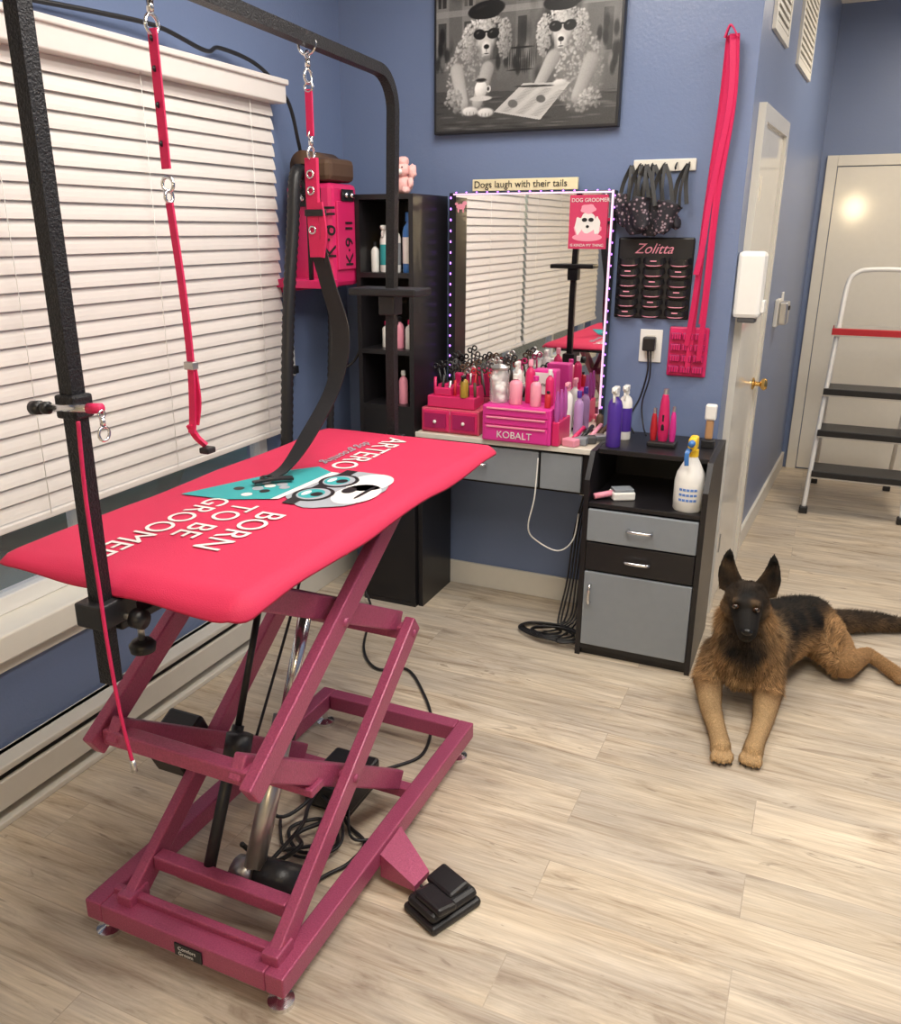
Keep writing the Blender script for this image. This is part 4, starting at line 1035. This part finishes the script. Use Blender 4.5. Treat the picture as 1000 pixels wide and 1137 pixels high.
for q in (hc+hd*1.0,hc+hd*.8,hc+hd*.6,hc+hd*.45+V((.03,0,0)),hc+hd*.45-V((.03,0,0)),hc+V((.03,-.07,.0)),hc+V((-.02,-.07,.0)),hc+hd*.8+V((0,0,-.04)),hc+hd*.4+V((0,0,.03)),hc+V((.0,-.06,.03))): K(q,BLK,1.5)
K(hc+V((0,-.06,.055)),DK); K(hc+V((0,-.02,.07)),DK); K(hc+V((0,-.05,-.07)),DK,1.3)
for s in (-1,1):
    K(hc+V((.032*s+.004,-.082,.030)),MID,.25)
    K(hc+V((.078*s,-.035,-.02)),MID,1.1); K(hc+V((.075*s,.02,-.05)),TAN,1.2); K(hc+V((.046*s,-.01,.05)),DK,1.3); K(hc+V((.052*s,-.02,.09)),MID,1.0); K(hc+V((.085*s,.01,.09)),BLK,1.0); K(hc+V((.066*s,0,.14)),BLK,1.2)
    K((-.108+.09*s,2.64,.33),TAN,1.2); K((-.108+.12*s,2.66,.26),TAN,1.1); K((-.10+.045*s,2.58,.30),DK,1.3); K((-.10+.08*s,2.60,.20),TAN,1.2)
    K((-.108+.11*s,2.68,.31),LT,1.1); K((-.10+.04*s,2.57,.23),BLK,1.2)
K((-.10,2.56,.28),BLK,1.3);K((-.10,2.55,.22),BLK,1.2);K((-.10,2.56,.15),MID,1.1);K((-.10,2.58,.10),LT)
K((-.2,2.72,.2),MID);K((.03,2.72,.22),MID)
for p in ((-.205,2.64,.09),(-.175,2.53,.06),(-.14,2.42,.05),(-.118,2.33,.03),(-.012,2.64,.09),(-.012,2.54,.06),(-.022,2.43,.05),(-.028,2.35,.03)): K(p,LT if p[1]<2.6 else TAN,1.1)
for p in ((-.08,2.80,.33),(-.04,2.9,.31),(.0,3.0,.28),(.06,3.1,.25),(.1,3.2,.22),(.06,2.9,.24),(.10,3.02,.22),(.05,2.80,.26)): K(p,BLK,1.5)
for p in ((.06,2.86,.12),(.10,2.94,.10),(.18,3.05,.16),(.22,2.98,.10),(.26,3.08,.06),(.30,3.17,.04),(.345,3.12,.03),(.40,3.05,.02),(.2,3.12,.12)): K(p,TAN,1.1)
for p in ((.14,3.3,.12),(.25,3.42,.09),(.34,3.47,.07)): K(p,DK)
for p in ((.25,3.40,.02),(.36,3.45,.02)): K(p,MID)
K((.45,3.51,.02),BLK)
KP=np.array([tuple(k[0]) for k in keys]);KC=np.array([k[1] for k in keys]);KW=np.array([k[2] for k in keys])
def colfor(P):
    P=P+.010*np.sin(P[:,[1,2,0]]*70)
    d=np.linalg.norm(P[:,None,:]-KP[None],axis=2)+.006
    w=KW/d**4; w/=w.sum(1,keepdims=True)
    return w@KC
co=np.array([tuple(v.co) for v in dm.vertices]); cols=colfor(co)
paint(dm,cols*.7)
fm,n,l,b=new_mat('shepherd_fur'); at=n.new('ShaderNodeAttribute'); at.attribute_name='fur'
nz=n.new('ShaderNodeTexNoise'); nz.inputs['Scale'].default_value=160; mr_=n.new('ShaderNodeMapRange'); mr_.inputs[3].default_value=.6; mr_.inputs[4].default_value=1.4
tc=n.new('ShaderNodeTexCoord'); l.new(tc.outputs['Object'],nz.inputs[0])
mx=n.new('ShaderNodeMix'); mx.data_type='RGBA'; mx.blend_type='MULTIPLY'; mx.inputs[0].default_value=1
l.new(nz.outputs['Fac'],mr_.inputs[0]); l.new(at.outputs['Color'],mx.inputs[6]); l.new(mr_.outputs[0],mx.inputs[7]); l.new(mx.outputs[2],b.inputs['Base Color']); b.inputs['Roughness'].default_value=.75; b.inputs['Specular IOR Level'].default_value=.25
obj('body',dm,fm,dog,True)
dm.calc_loop_triangles()
tri=np.array([t_.vertices[:] for t_ in dm.loop_triangles]); A_,B_,C_=co[tri[:,0]],co[tri[:,1]],co[tri[:,2]]
cr_=np.cross(B_-A_,C_-A_); ar=np.linalg.norm(cr_,axis=1)/2; nrm=cr_/(2*ar[:,None]+1e-12)
rng=np.random.default_rng(3); N=120000
idx=rng.choice(len(tri),N,p=ar/ar.sum()); u=rng.random(N);v=rng.random(N); m_=u+v>1; u[m_]=1-u[m_];v[m_]=1-v[m_]
P=A_[idx]+(B_-A_)[idx]*u[:,None]+(C_-A_)[idx]*v[:,None]; Nn=nrm[idx]
keep=P[:,2]>.012; P=P[keep];Nn=Nn[keep];N=len(P)
headd=np.linalg.norm(P-np.array(hc),axis=1)
legm=((P[:,2]<.11)&(P[:,1]<2.64))
hind=(P[:,0]>.2)&(P[:,1]<3.25)
length=np.where(headd<.11,.010,np.where(legm,.007,.024)); length=np.where(P[:,2]>hc.z+.05,.006,length); length=np.where(hind,.010,length)
ruff=(headd<.2)&(headd>.085)&(P[:,1]>2.60)&(P[:,2]<hc.z-.01); length=np.where(ruff,.034,length)
face=np.linalg.norm(P-np.array(hc+hd*.7),axis=1)<.080; length=np.where(face,.0035,length)
flow=np.tile(np.array([.25,.75,-.45]),(N,1))
front=(P[:,1]<2.75)&(headd>.07)&(~legm); flow[front]=np.array([0,-.1,-1.0]); flow[front,0]=(P[front,0]+.105)*5
flow[legm]=np.array([.1,-.8,-.3]); flow[hind]=np.array([.6,.3,-.5])
up=P[:,2]>hc.z+.04; flow[up]=np.array([0,.1,1.0])
fa=headd<.085; flow[fa&~up]=np.array([0,.8,.1])
flow=flow-Nn*np.sum(flow*Nn,axis=1,keepdims=True); flow/=np.linalg.norm(flow,axis=1,keepdims=True)+1e-9
D=flow*.90+Nn*.34+rng.normal(0,.16,(N,3)); D/=np.linalg.norm(D,axis=1,keepdims=True)
length=length*rng.uniform(.6,1.35,N)
S_=np.cross(D,Nn); S_/=np.linalg.norm(S_,axis=1,keepdims=True)+1e-9
wd=.0010
P=P-Nn*.001
v0=P-S_*wd; v1=P+S_*wd; v2=P+D*length[:,None]; v2[:,2]=np.maximum(v2[:,2],.002)
VV=np.stack([v0,v1,v2],1).reshape(-1,3)
fme=bpy.data.meshes.new('fur'); fme.vertices.add(3*N); fme.vertices.foreach_set('co',VV.astype(np.float32).ravel())
fme.loops.add(3*N); fme.loops.foreach_set('vertex_index',np.arange(3*N,dtype=np.int32))
fme.polygons.add(N); fme.polygons.foreach_set('loop_start',np.arange(0,3*N,3,dtype=np.int32))
fme.update(calc_edges=True)
body_t=(~legm)&(~face)&(headd>.1)&(~hind)
fc=colfor(P)*np.where(body_t,rng.uniform(.55,1.6,N),rng.uniform(.75,1.3,N))[:,None]
clump=np.sin(P[:,0]*190+3*np.sin(P[:,2]*60))*np.sin(P[:,2]*120+2*np.sin(P[:,0]*80))
fc*=(1+.30*clump*body_t)[:,None]
tipd=rng.random(N)<.18; fc[tipd&body_t]*=.3
fc=np.clip(fc,0,1)
cc3=np.stack([fc*.75,fc*.75,fc*1.2],1).reshape(-1,3)
paint(fme,np.clip(cc3,0,1)); obj('fur',fme,fm,dog)
eye=M('dog_eye',(.05,.020,.006),.06,coat=1); pup=M('dog_pupil',(.003,.003,.003),.05,coat=1); nosem=M('dog_nose',(.006,.006,.006),.25,bump=.5); claw=M('dog_claw',(.02,.017,.015),.3)
for s in (-1,1):
    ec=hc+V((.030*s+.005,-.0850,.006))
    ball('eye_%d'%s,ec,(.0100,.0070,.0080),eye,dog,sub=3)
    ball('pupil_%d'%s,ec+V((.0005,-.0040,.0008)),(.0055,.0038,.0055),pup,dog,sub=2)
ball('nose',hc+hd*1.0+V((.001,-.026,.011)),(.017,.010,.012),nosem,dog,sub=2)
for (px,py,dx,dy) in ((-.118,2.345,.26,-.96),(-.028,2.365,-.09,-.99)):
    for k in (-1.5,-.5,.5,1.5):
        f_=.040-.006*abs(k)+.021
        ball('claw',(px+dx*f_-dy*.0168*k,py+dy*f_+dx*.0168*k,.010),(.0024,.006,.0028),claw,dog,sub=2)

# ---------------------------------------------------------------- camera
cd=bpy.data.cameras.new('camera'); cd.sensor_fit='HORIZONTAL'; cd.sensor_width=36; cd.lens=940/1000*36; cd.shift_x=.021; cd.clip_start=.02
cam=bpy.data.objects.new('camera',cd); cam.location=(0,0,1.5); cam.rotation_euler=(math.radians(90)-math.atan(.333),0,math.radians(24.5))
COL.objects.link(cam); scene.camera=cam
